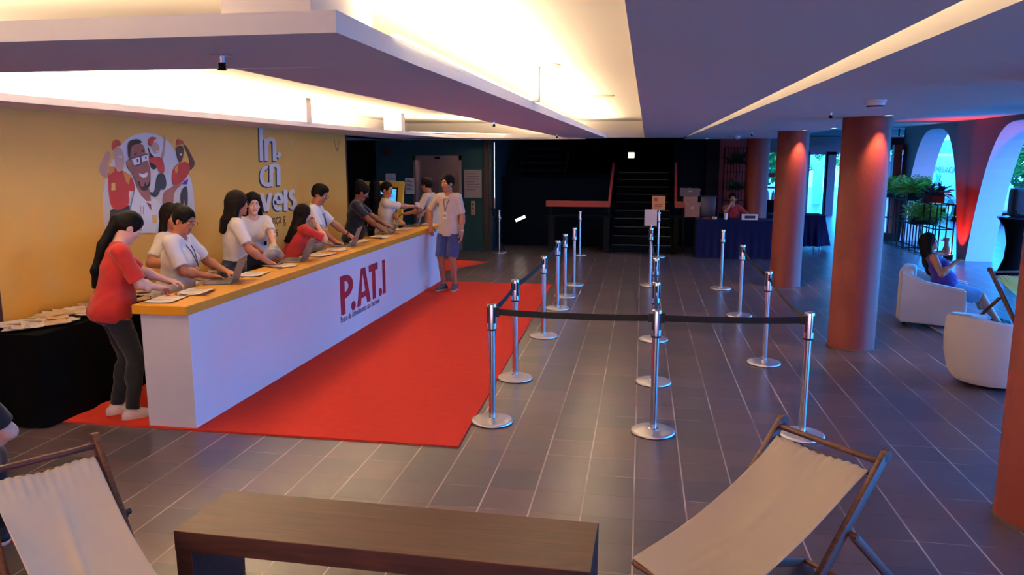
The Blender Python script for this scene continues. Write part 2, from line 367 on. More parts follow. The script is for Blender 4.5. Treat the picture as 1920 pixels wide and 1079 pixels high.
# P
mbp = [(8.0, z0), (8.13, z0), (8.13, z1), (8.0, z1)]
lprism(mbp)
def ringpoly(cy, cz, ro, ri, zo, zi, a0, a1, n=14):
    out = [(cy+ro*math.cos(a0+(a1-a0)*i/n), cz+zo*math.sin(a0+(a1-a0)*i/n)) for i in range(n+1)]
    inn = [(cy+ri*math.cos(a0+(a1-a0)*i/n), cz+zi*math.sin(a0+(a1-a0)*i/n)) for i in range(n+1)]
    for i in range(n): lprism([out[i], out[i+1], inn[i+1], inn[i]])
ringpoly(8.13, 0.61, 0.26, 0.12, 0.135, 0.062, -PI/2, PI/2)
def disc(cy, cz, ry, rz, n=20): lprism([(cy+ry*math.cos(2*PI*i/n), cz+rz*math.sin(2*PI*i/n)) for i in range(n)])
disc(8.38, 0.345, 0.068, 0.055)
lprism([(8.50, z0), (8.62, z0), (8.72, z1), (8.66, z1)]); lprism([(8.66, z1), (8.80, z1), (8.96, z0), (8.84, z0), (8.72, 0.66)])
lprism([(8.60, 0.385), (8.88, 0.385), (8.88, 0.455), (8.60, 0.455)])
lprism([(8.93, z1-.085), (9.25, z1-.085), (9.25, z1), (8.93, z1)]); lprism([(9.04, z0), (9.15, z0), (9.15, z1-.08), (9.04, z1-.08)])
disc(9.33, 0.345, 0.06, 0.055)
lprism([(9.43, z0), (9.53, z0), (9.53, z1), (9.43, z1)])
o = mb.build('lettering', mat('red_vinyl', 'a5182c', 0.5), ct); o.location = (3.5, -8.8, 0); o['label'] = 'red letters P.AT.I on the counter front'
o = text_mb('Posto de Atendimento aos Incr\u00edveis', 0.105, frame((-3.3085, 7.98, 0.215), (0, 1, 0), (0, 0, 1), (1, 0, 0)), 0.001, sx=0.86).build('slogan', mat('maroon_vinyl', '4a2440', 0.6), ct); o.location = (3.5, -8.8, 0); o['label'] = 'small dark line of text under the red letters'

# back table with black drape and scattered sheets
tb = empty('draped_table', (-4.72, 6.5, 0), 0, 'long low table under black cloth along the yellow wall', 'table')
def drape(x0, x1, y0, y1, z1, zb=0.012, amp=0.012, n=240, fl=0.03):
    mb = MB(); per = []
    L = [(x0, y0), (x1, y0), (x1, y1), (x0, y1)]
    segs = [(L[i], L[(i+1) % 4]) for i in range(4)]; tot = sum(math.dist(a, b) for a, b in segs)
    pts = []
    for (a, b) in segs:
        k = max(4, int(n*math.dist(a, b)/tot)); nx, ny = (b[1]-a[1])/math.dist(a, b), -(b[0]-a[0])/math.dist(a, b)
        for i in range(k):
            t = i/k; pts.append((a[0]+(b[0]-a[0])*t, a[1]+(b[1]-a[1])*t, nx, ny, math.sin(PI*t)))
    b = bmesh.new(); rows = 8; V = []
    s = 0
    for r in range(rows+1):
        f = r/rows; ring = []
        for i, (x, y, nx, ny, e) in enumerate(pts):
            w = amp*f*(math.sin(i*0.9)+0.6*math.sin(i*0.37+1)+1.2)*min(1, e*3)+fl*f*0.3*min(1, e*3)
            ring.append(b.verts.new((x+nx*w, y+ny*w, z1-(z1-zb)*f)))
        V.append(ring)
    n2 = len(pts)
    for r in range(rows):
        for i in range(n2): b.faces.new((V[r][i], V[r][(i+1) % n2], V[r+1][(i+1) % n2], V[r+1][i]))
    b.faces.new(V[0][::-1]); bmesh.ops.recalc_face_normals(b, faces=b.faces); mb.add(b); return mb
drape(-4.97+4.72, -4.45+4.72, 4.93-6.5, 9.4-6.5, 0.735).build('cloth', M_BLKCLOTH, tb, True)
MB().box(-.24, .26, -1.56, 2.88, .70, .733).build('tabletop', M_BLK, tb)
for sx, sy in ((-.2, -1.5), (.22, -1.5), (-.2, 2.8), (.22, 2.8)): MB().cyl((sx, sy, 0), (sx, sy, .70), .02).build('leg', M_BLK, tb)
sheet_meshes = []
def sheet_mesh(w, l, curl, m):
    def fn(u, v): return (w*(u-.5), l*(v-.5), curl*(4*(u-.5)**2)*0.5+curl*abs(v-.5)*0.6)
    mb = MB(); mb.grid(fn, 5, 5); o = mb.build('loose_sheet', m); 
    sm = o.modifiers.new('s', 'SOLIDIFY'); sm.thickness = 0.0008
    return o
prot = [sheet_mesh(.15, .21, .012, M_PAPER), sheet_mesh(.12, .17, .02, M_PAPER2), sheet_mesh(.10, .15, .008, M_PAPER), sheet_mesh(.15, .21, .018, mat('cream_paper', 'cfb08e', .8, var=.2, scale=40))]
k = 0
for i in range(170):
    src = prot[i % 4]; o = src if i < 4 else src.copy()
    if i >= 4: COL.objects.link(o)
    y = 4.98+random.random()*4.35; x = -4.72+(random.random()-.5)*.36
    o.location = (x, y, 0.742+random.random()*.012+(i/170)*.012); o.rotation_euler = (random.gauss(0, .05), random.gauss(0, .07), random.random()*6.28)
    tag(o, 'loose paper sheet strewn on the black draped table', 'paper', 'loose paper sheets strewn over the black draped table')

# columns
for i, (x, y, lab) in enumerate([(2.32, 4.55, 'terracotta round column at the right edge, nearest to the deckchairs'), (2.32, 8.71, 'terracotta round column nearest to the white armchairs, warm lit at top'),
                  (2.35, 12.9, 'terracotta round column beside the tall right-hand queue posts, in front of the blue table'), (2.47, 17.5, 'terracotta round column farthest back, beside the woman in red')]):
    c = empty('round_column', (x, y, 0), 0, lab, 'column', 'terracotta round columns')
    MB().lathe([(0.245, 0), (0.24, 0.02), (0.24, H)], n=64).build('shaft', M_TERRA, c, True)
    MB().lathe([(0.252, 0), (0.252, 0.012), (0.243, 0.014), (0, 0.014)], n=64).build('base_joint', mat('grey_mortar', '5a4a48', .9), c, True)
# ------------------------------------------------------------ queue posts
def make_post():
    root = empty('queue_post', (0, 0, 0))
    MB().lathe([(0, 0.002), (.165, 0.002), (.165, .012), (.160, .020), (.150, .024), (.03, .030), (0, .030)], n=64).build('base', M_CHROMEB, root, True)
    MB().lathe([(.167, 0), (.167, .006), (0, .006)], n=64).build('base_rim', M_RUB, root, True)
    MB().lathe([(.036, .03), (.036, .034), (.0255, .036), (.0255, .75)], n=40).build('post', M_CHROME, root, True)
    MB().lathe([(.034, .752), (.038, .755), (.038, .935), (.036, .944), (.03, .948), (0, .948)], n=40).build('cassette', M_CHROME, root, True)
    MB().lathe([(.031, .740), (.0375, .742), (.0375, .752), (.031, .753)], n=40).build('collar', M_RUB, root, True)
    m = MB()
    for a in range(4):
        an = a*PI/2+PI/4
        m.bar((.0365*math.cos(an), .0365*math.sin(an), .80), (.0365*math.cos(an), .0365*math.sin(an), .925), .018, .005, (math.cos(an), math.sin(an), 0))
    m.build('belt_slot', M_RUB, root)
    return root
posts = {}
PD = [('L0', -1.115, 5.663, 'chrome queue post at the near left corner of the queue, by the red carpet edge'),
      ('L1', -1.132, 6.88, 'second chrome queue post of the left row, on the red carpet edge'),
      ('L2', -1.087, 8.648, 'third chrome queue post of the left row beside the red carpet'),
      ('L3', -1.11, 10.33, 'fourth chrome queue post of the left row, close in front of the fifth'),
      ('L4', -1.10, 11.27, 'fifth chrome queue post of the left row, just behind the fourth'),
      ('L5', -1.06, 12.37, 'sixth chrome queue post of the left row, no belt on it'),
      ('L6', -1.286, 16.35, 'lone chrome queue post in front of the dark table left of the stairs'),
      ('M0', 0.134, 5.632, 'front middle chrome queue post with belts to both sides'),
      ('M1', 0.155, 6.956, 'second chrome queue post of the middle row right behind the front one'),
      ('M2', 0.18, 8.674, 'third chrome queue post of the middle row'),
      ('M3', 0.17, 12.53, 'chrome queue post carrying the blank pale sign plate'),
      ('M4', 0.37, 16.3, 'farthest middle chrome queue post carrying the orange printed sign'),
      ('R0', 1.232, 5.738, 'chrome queue post at the near right corner, base behind the right deckchair'),
      ('R1', 1.27, 7.826, 'second chrome queue post of the right row'),
      ('R2', 1.315, 10.237, 'third chrome queue post of the right row, in front of the blue table'),
      ('R3', 1.284, 12.398, 'farthest chrome queue post of the right row, before the blue table'),
      ('E', -3.064, 16.45, 'lone chrome queue post by the teal wall right of the lift')]
src = make_post()
for i, (k, x, y, lab) in enumerate(PD):
    p = src if i == 0 else dup(src, (0, 0, 0))
    p.location = (x, y, 0.0125 if k in ('L1', 'L0') and x < -1.3 else 0.0); tag(p, lab, 'queue post', 'chrome queue posts'); posts[k] = p
def belt(a, b, sag=0.015, tw=0.0):
    pa, pb = posts[a], posts[b]; d = pb.location-pa.location; L = d.length; d.normalize()
    def fn(u, v):
        t = 0.038+(L-0.076)*u; z = .862+.048*(v)-sag*4*u*(1-u)
        off = math.sin(u*PI)*tw*(v-.5)
        return (d.x*t-d.y*off, d.y*t+d.x*off, z)
    mb = MB(); mb.grid(fn, 24, 1)
    o = mb.build('belt', M_BELT, pa); sm = o.modifiers.new('s', 'SOLIDIFY'); sm.thickness = 0.0015
    MB().bar(d*0.036+Vector((0, 0, .886)), d*0.060+Vector((0, 0, .886)), .02, .075, bev=.003).build('belt_clip', M_RUB, pa)
    MB().bar(d*(L-.06)+Vector((0, 0, .886)), d*(L-.036)+Vector((0, 0, .886)), .02, .062, bev=.003).build('belt_clip', M_RUB, pa)
belt('L0', 'M0', .012); belt('M0', 'R0', .008); belt('L0', 'L1', .02); belt('L1', 'L2', .02); belt('L2', 'L3', .02); belt('L3', 'L4', .02)
belt('R0', 'R1', .05, .02); belt('R1', 'R2', .03, .02); belt('M0', 'M1', .03, .03); belt('M1', 'M2', .05, .03); belt('M2', 'M3', .06, .03)
# sign plates on two posts
s = empty('sign_plate', (posts['M3'].location.x, posts['M3'].location.y, .948), 0, 'blank pale sign plate in a metal frame on a middle queue post', 'sign')
MB().box(-.115, .085, -.012, .004, .03, .30, .006).build('plate', mat('frosted_plastic', 'b5aab0', .4), s)
MB().cyl((0, -.004, 0), (0, -.004, .06), .012).build('bracket', M_CHROMEB, s)
s = empty('sign_plate', (posts['M4'].location.x, posts['M4'].location.y, .948), 0, 'orange paper sign on the farthest middle queue post', 'sign')
MB().box(-.15, .12, -.012, .0, .05, .34, .003).build('plate', mat('orange_card', 'c98a58', .7), s)
m = MB()
for z, w in ((.15, .17), (.11, .15)): m.box(-.1, -.1+w, -.0135, -.012, z, z+.018)
m.box(-.11, -.04, -.0135, -.012, .23, .30)
m.build('print', mat('dark_orange_print', 'a04a20', .7), s)
MB().cyl((0, .004, 0), (0, .004, .1), .012).build('bracket', M_CHROMEB, s)

# ------------------------------------------------------------ bench
b = empty('slab_bench', (-1.08, 3.06, 0), R(-1.2), 'dark brown wooden slab bench between the two deckchairs', 'bench')
MB().box(-.925, .925, -.215, .215, .325, .42, .003).build('seat', M_WOODD, b)
MB().box(-.925, -.845, -.21, .21, 0, .325, .003).build('leg', M_WOODD, b)
MB().box(.845, .925, -.21, .21, 0, .325, .003).build('leg', M_WOODD, b)

# ------------------------------------------------------------ deckchairs
def deckchair(name, loc, ang, canvas, label, w=.56, group='folding canvas deckchairs'):
    # local: +Y is where the sitter looks, the top rail at y=0
    root = empty(name, loc, ang-PI/2, label, 'deckchair', group)
    zt, L = .77, .68
    ux = w/2
    for sx in (-1, 1):
        m = MB(); m.bar((sx*ux, -.025, zt+.03), (sx*ux, L, 0.012), .028, .05, (0, 0, 1), .008)
        m.cyl((sx*(ux-.014), -.025, zt+.025), (sx*(ux+.014), -.025, zt+.025), .027)
        m.build('back_frame', M_WOODC, root, True)
        m = MB(); m.bar((sx*(ux-.045), -.22, .012), (sx*(ux-.045), .93, .345), .026, .045, (0, 0, 1), .008)
        m.build('seat_frame', M_WOODC, root, True)
        m = MB(); m.bar((sx*(ux+.028), .20, .50), (sx*(ux+.028), -.22, .10), .022, .038, (0, 0, 1), .006)
        m.cyl((sx*(ux-.02), .205, .505), (sx*(ux+.048), .205, .505), .013)
        m.build('prop_bar', M_WOODC, root, True)
    MB().cyl((-ux, .0, zt), (ux, .0, zt), .014).build('top_rail', M_WOODC, root, True)
    MB().cyl((-ux, .028, zt-.052), (ux, .028, zt-.052), .012).build('canvas_rail', M_WOODC, root, True)
    MB().cyl((-ux+.03, .93, .345), (ux-.03, .93, .345), .014).build('front_rail', M_WOODC, root, True)
    MB().cyl((-ux+.03, -.2, .03), (ux-.03, -.2, .03), .013).build('rear_rail', M_WOODC, root, True)
    MB().cyl((-ux, .60, .08), (ux, .60, .08), .012).build('lower_rail', M_WOODC, root, True)
    def fn(u, v):
        y0, z0, y1, z1 = .046, zt-.036, .94, .362
        y = y0+(y1-y0)*v; z = z0+(z1-z0)*v-.045*math.sin(PI*v)
        x = (u-.5)*(w-.055)*(1-.05*math.sin(PI*v))
        z += .006*math.sin(u*9+v*7+1.3*math.sin(v*5))+.009*math.exp(-((u-.45-.18*v)/.05)**2)*math.sin(PI*v)+.003*math.sin(u*70)*max(0, 1-v*7)
        z -= .035*math.sin(PI*u)*math.sin(PI*v)
        return (x, y, z)
    mb = MB(); mb.grid(fn, 72, 48); o = mb.build('canvas_sling', canvas, root, True)
    for p in o.data.polygons: p.use_smooth = True
    sm = o.modifiers.new('s', 'SOLIDIFY'); sm.thickness = .003
    return root
deckchair('deckchair', (0.865, 3.507, 0), R(-138.6), M_CANVAS, 'wooden deckchair with cream canvas at the lower right, before the queue', .535)
deckchair('deckchair', (-2.53, 2.74, 0), R(-34), M_CANVAS, 'wooden deckchair with wrinkled cream canvas at the lower left', .46)
deckchair('deckchair', (4.24, 9.50, 0), R(-75), M_YCANVAS, 'wooden deckchair with yellow canvas behind the near white armchair', .56)

# ------------------------------------------------------------ armchairs
def armchair(loc, rz, label):
    root = empty('armchair', loc, rz, label, 'armchair', 'white upholstered armchairs')
    # local: faces +Y
    def side(sx):
        pts = [(-.36, .05), (.36, .05), (.34, .50), (-.10, .57), (-.37, .70)]
        m = MB(); M = frame((sx*.36-.055, 0, 0), (0, 1, 0), (0, 0, 1), (1, 0, 0)); m.prism(pts, 0, .11, M)
        bmesh.ops.bevel(m.bm, geom=m.bm.edges[:], offset=.018, segments=3, affect='EDGES'); return m
    side(-1).build('arm', M_UPH, root, True); side(1).build('arm', M_UPH, root, True)
    MB().box(-.31, .31, -.40, -.24, .05, .70, .04, seg=3).build('backrest', M_UPH, root, True)
    MB().box(-.305, .305, -.25, .35, .05, .30, .02, seg=3).build('seat_base', M_UPH, root, True)
    MB().box(-.30, .30, -.24, .34, .30, .42, .035, seg=3).build('seat_cushion', M_UPH, root, True)
    for sx in (-.3, .3):
        for sy in (-.3, .28): MB().cyl((sx, sy, 0), (sx, sy, .06), .018, .024).build('foot', M_BLK, root)
    return root
armchair((3.68, 10.22, 0), R(-112), 'angular white armchair with the woman in purple sitting in it')
# rounded tub chair, seen from behind
tubc = empty('tub_armchair', (3.22, 7.45, 0), R(-60), 'rounded white tub armchair, back to the camera beside the right column', 'armchair')
def tubshape():
    mb = MB(); n = 40
    def ringp(r, a): return (r*math.sin(a), -r*math.cos(a))
    b = bmesh.new(); V = []
    prof = [(.30, .04), (.36, .12), (.395, .28), (.405, .45), (.40, .62), (.385, .66), (.35, .675), (.315, .65), (.30, .50), (.29, .30)]
    for i in range(n+1):
        a = -PI*.72+PI*1.44*i/n; dz = -.10*abs(i/n-.5)*2
        V.append([b.verts.new((*ringp(r, a), z+(dz if z > .4 else 0))) for r, z in prof])
    for i in range(n):
        for j in range(len(prof)-1): b.faces.new((V[i][j], V[i+1][j], V[i+1][j+1], V[i][j+1]))
    for e in (V[0], V[-1]): b.faces.new(e)
    bmesh.ops.recalc_face_normals(b, faces=b.faces); mb.add(b); return mb
tubshape().build('curved_back', M_UPH, tubc, True)
MB().lathe([(0, .04), (.29, .04), (.33, .12), (.31, .34), (.28, .40), (0, .41)], n=40).build('seat', M_UPH, tubc, True)
MB().lathe([(0, 0), (.20, 0), (.22, .04), (0, .04)], n=32).build('plinth', M_BLK, tubc, True)
tag(MB().box(3.55, 5.6, 7.9, 10.35, 0, .01).build('grey_rug', mat('grey_rug_fabric', '77757f', .95, var=.12, scale=30)), 'thin grey rug under the lounge seats', 'rug')

# cocktail table with black cloth and a bag
ck = empty('cocktail_table', (6.50, 14.6, 0), 0, 'tall round cocktail table in a black stretch cloth before the second arch', 'table')
MB().lathe([(0, 1.05), (.33, 1.05), (.335, 1.035), (.33, 1.02), (0, 1.02)], n=40).build('tabletop', mat('dark_blue_gloss', '0a1230', .25), ck, True)
MB().lathe([(.31, 1.02), (.20, .85), (.15, .6), (.17, .3), (.27, .01)], n=40).build('stretch_cloth', M_BLKCLOTH, ck, True)
bg = empty('black_backpack', (6.53, 14.55, 1.05), 0, 'black bag with a beige label standing on the tall cocktail table', 'bag')
m = MB(); m.box(-.22, .22, -.13, .13, 0, .50, .07, seg=4); m.build('body', mat('black_nylon', '0b0e1c', .7, bump=.3, bscale=12), bg, True)
MB().box(-.02, .18, -.145, -.13, .26, .40, .004).build('label_patch', mat('beige_patch', '7d7058', .8), bg)
MB().tube([(-.15, -.10, .12), (-.16, -.17, .08), (0, -.19, .04), (.15, -.17, .06)], .012).build('strap', M_RUB, bg)
MB().tube([(-.08, 0, .49), (-.06, 0, .55), (.06, 0, .55), (.08, 0, .49)], .012).build('handle', M_RUB, bg)
# ------------------------------------------------------------ stairs and rear fittings
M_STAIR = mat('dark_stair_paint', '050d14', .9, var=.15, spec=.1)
M_NOSE = mat('worn_stair_nosing', '46525c', .5, metal=.2)
st = empty('staircase', (0.02, 17.0, 0), 0, 'dark straight staircase rising away at the rear of the hall', 'stairs')
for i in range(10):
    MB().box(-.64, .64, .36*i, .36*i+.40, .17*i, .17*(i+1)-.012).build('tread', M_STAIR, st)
for i in range(10):
    MB().box(-.64, .64, .36*i-.02, .36*i+.03, .17*(i+1)-.012, .17*(i+1)+.004).build('nosing', M_NOSE, st)
for sx in (-1, 1):
    MB().prism([(-.1, 0), (3.7, 0), (3.7, 1.85), (3.5, 1.85), (-.1, .12)], 0, .04, frame((sx*.66-.02, 0, 0), (0, 1, 0), (0, 0, 1), (1, 0, 0))).build('stringer', M_STAIR, st)
M_RAIL = mat('red_rail_panel', '8a2a26', .5, var=.1)
rl = empty('stair_rail', (-.70, 17.0, 0), 0, 'red handrail left of the stairs with a long level board', 'railing')
MB().box(-1.40, 0.02, -.03, .02, 1.00, 1.13).build('level_board', M_RAIL, rl)
MB().bar((0, 0, 1.06), (0.06, .6, 1.95), .05, .07).build('sloping_rail', M_RAIL, rl)
MB().bar((0, 0, 0.0), (0, 0, 1.06), .04, .04, (0, 1, 0)).build('baluster', M_BLK, rl)
MB().bar((-1.3, 0, 0.0), (-1.3, 0, 1.0), .04, .04, (0, 1, 0)).build('baluster', M_BLK, rl)
rl = empty('stair_rail', (.72, 17.1, 0), 0, 'short red handrail right of the stairs', 'railing')
MB().box(-.0, .22, -.03, .02, .99, 1.13).build('level_board', M_RAIL, rl)
MB().bar((0.02, 0, 1.06), (0.02, .6, 1.95), .05, .07).build('sloping_rail', M_RAIL, rl)
MB().bar((.2, 0, 0.0), (.2, 0, 1.0), .04, .04, (0, 1, 0)).build('baluster', M_BLK, rl)
c = empty('console_table', (-1.35, 16.9, 0), 0, 'dark console table left of the stairs under the red rail', 'table')
MB().box(-.77, .74, -.06, .30, .79, .82).build('tabletop', M_STAIR, c)
for x in (-.62, .60):
    MB().box(x-.06, x+.06, -.03, .25, 0, .79).build('leg', M_BLK, c)
c = empty('console_table', (1.07, 17.06, 0), 0, 'dark console table right of the stairs carrying the cardboard boxes', 'table')
MB().box(-.42, .58, -.06, .55, .77, .80).build('tabletop', M_STAIR, c)
for x in (-.30, .5):
    MB().box(x-.05, x+.05, 0, .45, 0, .77).build('leg', M_BLK, c)
# upper flight and landing, dark, at the left of the void
u = empty('staircase', (-2.6, 18.4, 0), 0, 'dark upper flight of stairs left of the landing', 'stairs')
for i in range(4):
    MB().box(-.35, .75, .3*i, .3*i+.1, 1.75+.17*i, 1.80+.17*i).build('tread', M_STAIR, u)
    MB().box(-.35, .75, .3*i-.015, .3*i, 1.79+.17*i, 1.80+.17*i).build('nosing', mat('dull_nosing', '141c22', .8), u)
for x in (-.36, .76): MB().bar((x, 0, 1.7), (x, .95, 2.3), .05, .18).build('stringer', M_BLK, u)
MB().box(.0, 1.95, .2, .3, 1.62, 1.68).build('landing_edge', M_STAIR, u)
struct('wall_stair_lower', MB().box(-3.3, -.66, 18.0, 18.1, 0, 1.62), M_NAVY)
struct('floor_landing', MB().box(-3.3, 2.2, 20.7, 22.0, 1.6, 1.7), M_STAIR)
# small lights
l = empty('wall_lamp', (-.32, 21.95, 0), 0, 'small square lit lamp above the stairs', 'lamp')
MB().box(-.10, .10, -.05, .05, 2.06, 2.24, .01).build('housing', M_BLK, l)
MB().box(-.085, .085, -.055, -.05, 2.075, 2.225).build('diffuser', mat('lamp_diffuser', 'ffe9c8', .5, emit=(1, .85, .6), estr=3), l)
l = empty('step_light', (-2.85, 17.4, .63), 0, 'bright slanted bulkhead light low on the dark stair wall', 'lamp')
MB().bar((-.02, 0, 0), (.24, 0, .12), .03, .085).build('housing', M_BLK, l)
MB().bar((0, -.02, .01), (.22, -.02, .11), .012, .06).build('diffuser', mat('bulkhead_diffuser', 'fff2e0', .5, emit=(1, .88, .75), estr=4), l)
sl = empty('strip_light', (-3.22, 16.74, 0), 0, 'thin vertical white light line at the corner right of the lift wall', 'lamp')
MB().box(-.012, .012, -.01, .02, .95, 2.42).build('profile', M_CHROMEB, sl)
MB().box(-.006, .006, -.014, -.01, 1.2, 2.40).build('diffuser', mat('cool_strip', 'dfe8ff', .5, emit=(.75, .85, 1), estr=1.2), sl)
# folding easel leaning near the corner
e = empty('folded_easel', (-3.28, 16.7, 0), 0, 'thin black folded easel frame leaning by the teal corner', 'easel')
MB().bar((0, 0, .95), (.30, -.05, 0.0), .025, .02).build('leg', M_BLK, e)
MB().bar((.10, 0, .95), (.20, .02, 0.0), .025, .02).build('leg', M_BLK, e)
MB().bar((-.04, 0, .95), (.14, 0, .95), .03, .02).build('crossbar', M_BLK, e)
# lift
lf = empty('lift_doors', (-4.54, 16.95, 0), 0, 'closed grey steel lift doors in the teal wall', 'lift')
MB().box(-.56, .0, -.02, .02, 0, 2.02).build('door', M_STEEL, lf); MB().box(.005, .56, .0, .035, 0, 2.02).build('door', M_STEEL, lf)
m = MB(); m.box(-.56, -.50, -.17, .05, 0, 2.12).box(.50, .56, -.17, .05, 0, 2.12).box(-.56, .56, -.17, .05, 2.02, 2.12); m.build('frame', M_STEEL, lf)
MB().box(-.05, .07, -.18, -.165, 2.045, 2.10).build('indicator', M_BLK, lf)
c = empty('lift_call_plate', (-3.72, 16.79, 1.0), 0, 'small steel lift call button plate right of the lift', 'panel')
MB().box(-.05, .05, -.02, 0, -.20, .12, .004).build('plate', M_STEEL, c)
MB().cyl((0, -.03, .04), (0, -.018, .04), .018).build('button', M_BLK, c); MB().cyl((0, -.03, -.05), (0, -.018, -.05), .015).build('button', M_BLK, c)
def notice(x, z, w, hh, lab, m, y=16.79, lines=6, name='wall_notice'):
    o = empty(name, (x, y, z), 0, lab, 'sign')
    MB().box(-w/2, w/2, -.012, 0, -hh/2, hh/2).build('sheet', m, o)
    t = MB()
    for i in range(lines):
        ww = w*(.72 if i % 3 else .5); zz = hh*(.36-.66*i/lines); t.box(-w*.36, -w*.36+ww, -.0135, -.012, zz-hh*.022, zz+hh*.014)
    t.build('print', mat('grey_print', '6a5f66', .8), o); return o
notice(-5.63, 1.53, .23, .38, 'white paper notice left on the teal wall above the kiosk', M_PAPER, lines=4)
notice(-5.18, 1.44, .22, .36, 'paper list with a red border between kiosk and lift', M_PAPER, lines=8)
notice(-3.72, 1.50, .40, .62, 'large pale metal board with faint writing right of the lift', mat('pale_metal_board', '8d8284', .45, metal=.3), lines=7, name='information_board')
a = empty('alarm_sounder', (-5.71, 16.79, 2.19), 0, 'round dark red alarm sounder high on the teal wall', 'alarm')
MB().cyl((0, 0, 0), (0, -.05, 0), .085, .07).build('body', mat('dark_red_plastic', '4a1414', .4), a, True); MB().cyl((0, -.05, 0), (0, -.06, 0), .03).build('cap', M_BLK, a)
# kiosk
kx, ky = -4.95, 14.0
k = empty('touch_kiosk', (kx, ky, 0), R(8), 'yellow kiosk with a lit blue touch screen behind the counter end', 'kiosk')
tilt = Matrix.Translation((0, 0, .80)) @ Matrix.Rotation(R(-26), 4, 'X')
MB().box(-.44, .44, -.03, .06, 0, .90, .01, M=tilt).build('screen_frame', mat('yellow_plastic', 'd6a838', .45), k)
MB().box(-.33, .33, -.038, -.03, .10, .76, M=tilt).build('bezel', M_BLK, k)
scr = mat('blue_screen', '1040c0', .3, emit=(0.02, .16, .9), estr=1.2)
n = scr.node_tree; bb = n.nodes['Principled BSDF']; tcx = n.nodes.new('ShaderNodeTexCoord'); br = n.nodes.new('ShaderNodeTexBrick')
br.inputs['Color1'].default_value = (.02, .12, .85, 1); br.inputs['Color2'].default_value = (.03, .45, .75, 1); br.inputs['Mortar'].default_value = (.08, .35, .9, 1); br.inputs['Scale'].default_value = 9; br.inputs['Mortar Size'].default_value = .03
mpx = n.nodes.new('ShaderNodeMapping'); mpx.inputs['Rotation'].default_value = (R(90), 0, 0); n.links.new(tcx.outputs['Object'], mpx.inputs[0]); n.links.new(mpx.outputs[0], br.inputs['Vector'])
n.links.new(br.outputs['Color'], bb.inputs['Emission Color'])
MB().box(-.30, .30, -.041, -.038, .13, .73, M=tilt).build('screen', scr, k)
MB().box(-.34, .34, -.12, .22, 0, .80, .02).build('pedestal', mat('pale_yellow_plastic', 'b99a50', .5), k)

# ------------------------------------------------------------ boxes and blue tables
def carton(x0, x1, y0, y1, z0, z1, lab, m=M_BOXC, flap=True):
    o = empty('cardboard_box', ((x0+x1)/2, (y0+y1)/2, z0), 0, lab, 'box', 'boxes stacked on the rear console')
    w, d, hh = (x1-x0)/2, (y1-y0)/2, z1-z0
    MB().box(-w, w, -d, d, 0, hh, .004).build('carton', m, o)
    if flap:
        MB().box(-.03, .03, -d-.001, d+.001, hh*.55, hh+.001).build('tape', mat('parcel_tape', 'a98a70', .4), o)
        MB().box(-w*1.05, w*1.02, -d-.015, -d-.008, hh*.72, hh*1.02, M=Matrix.Rotation(R(2), 4, 'Y')).build('flap', m, o)
    return o
carton(.93, 1.25, 16.98, 17.28, .80, 1.12, 'lowest light brown cardboard box on the rear console')
carton(.90, 1.20, 17.0, 17.28, 1.12+.003, 1.245, 'flat brown cardboard box in the middle of the stack', flap=False)
carton(.82, 1.24, 16.98, 17.28, 1.25, 1.42, 'top dull brown cardboard box of the stack', mat('dull_cardboard', '5e4a4a', .85))
bn = empty('storage_bin', (1.42, 17.25, .80), 0, 'dark grey translucent storage bin right of the cardboard boxes', 'box')
MB().box(-.15, .17, -.14, .14, 0, .44, .02).build('tub', mat('smoky_plastic', '3c3a44', .35), bn, True); MB().box(-.17, .19, -.16, .16, .43, .46, .01).build('lid', mat('dark_smoky_plastic', '2a2a34', .35), bn, True)

t1 = empty('draped_table', (1.92, 16.62, 0), 0, 'navy draped table in front of the seated woman in red', 'table')
drape(-.77, .85, -.33, .33, .80, amp=.006, fl=.01, n=200).build('cloth', M_BLUECLOTH, t1, True)
MB().box(-.75, .83, -.31, .31, .775, .798).build('tabletop', M_BLK, t1)
for sx in (-.68, .76):
    for sy in (-.3, .3): MB().cyl((sx, sy, 0), (sx, sy, .775), .018).build('leg', M_BLK, t1)
t2 = empty('draped_table', (3.55, 18.5, 0), 0, 'navy draped table with flared hem behind the columns on the right', 'table')
drape(-.62, .55, -.38, .38, .79, zb=.10, amp=.03, fl=.35, n=200).build('cloth', M_BLUECLOTH, t2, True)
MB().box(-.6, .53, -.36, .36, .765, .788).build('tabletop', M_BLK, t2)
for sx in (-.55, .48):
    for sy in (-.3, .3): MB().cyl((sx, sy, 0), (sx, sy, .765), .018).build('leg', M_CHROMEB, t2)
o = MB().lathe([(0, 0), (.032, 0), (.042, .13), (.044, .135), (.040, .135), (.03, .01), (0, .01)], n=24).build('paper_cup', M_PAPER, None, True); o.location = (1.74, 16.45, .80); tag(o, 'white paper cup on the navy table left of the seated woman', 'cup')
o = MB().box(-.16, .16, -.01, .01, 0, .12).build('desk_sign', M_PAPER); o.location = (2.22, 16.42, .80); tag(o, 'small white desk sign with a dark emblem on the navy table', 'sign')
pr = MB().box(-.10, .11, -.0125, -.0105, .03, .09).build('print', mat('black_gold_print', '2c2620', .6), o)
o = MB().lathe([(0, 0), (.05, 0), (.05, .05), (.0, .055)], n=20).build('tape_roll', mat('beige_tape', 'b8a080', .5)); o.location = (1.52, 16.5, .80); tag(o, 'small beige roll on the left of the navy table', 'roll')
o = MB().box(-.08, .08, -.05, .05, 0, .035, .012).build('red_pouch', mat('red_pouch_cloth', '6e1c24', .7)); o.location = (1.36, 16.5, .80); tag(o, 'small dark red pouch at the left end of the navy table', 'pouch')
ch = empty('folding_chair', (1.93, 17.40, 0), 0, 'black chair under the seated woman in red behind the navy table', 'chair')
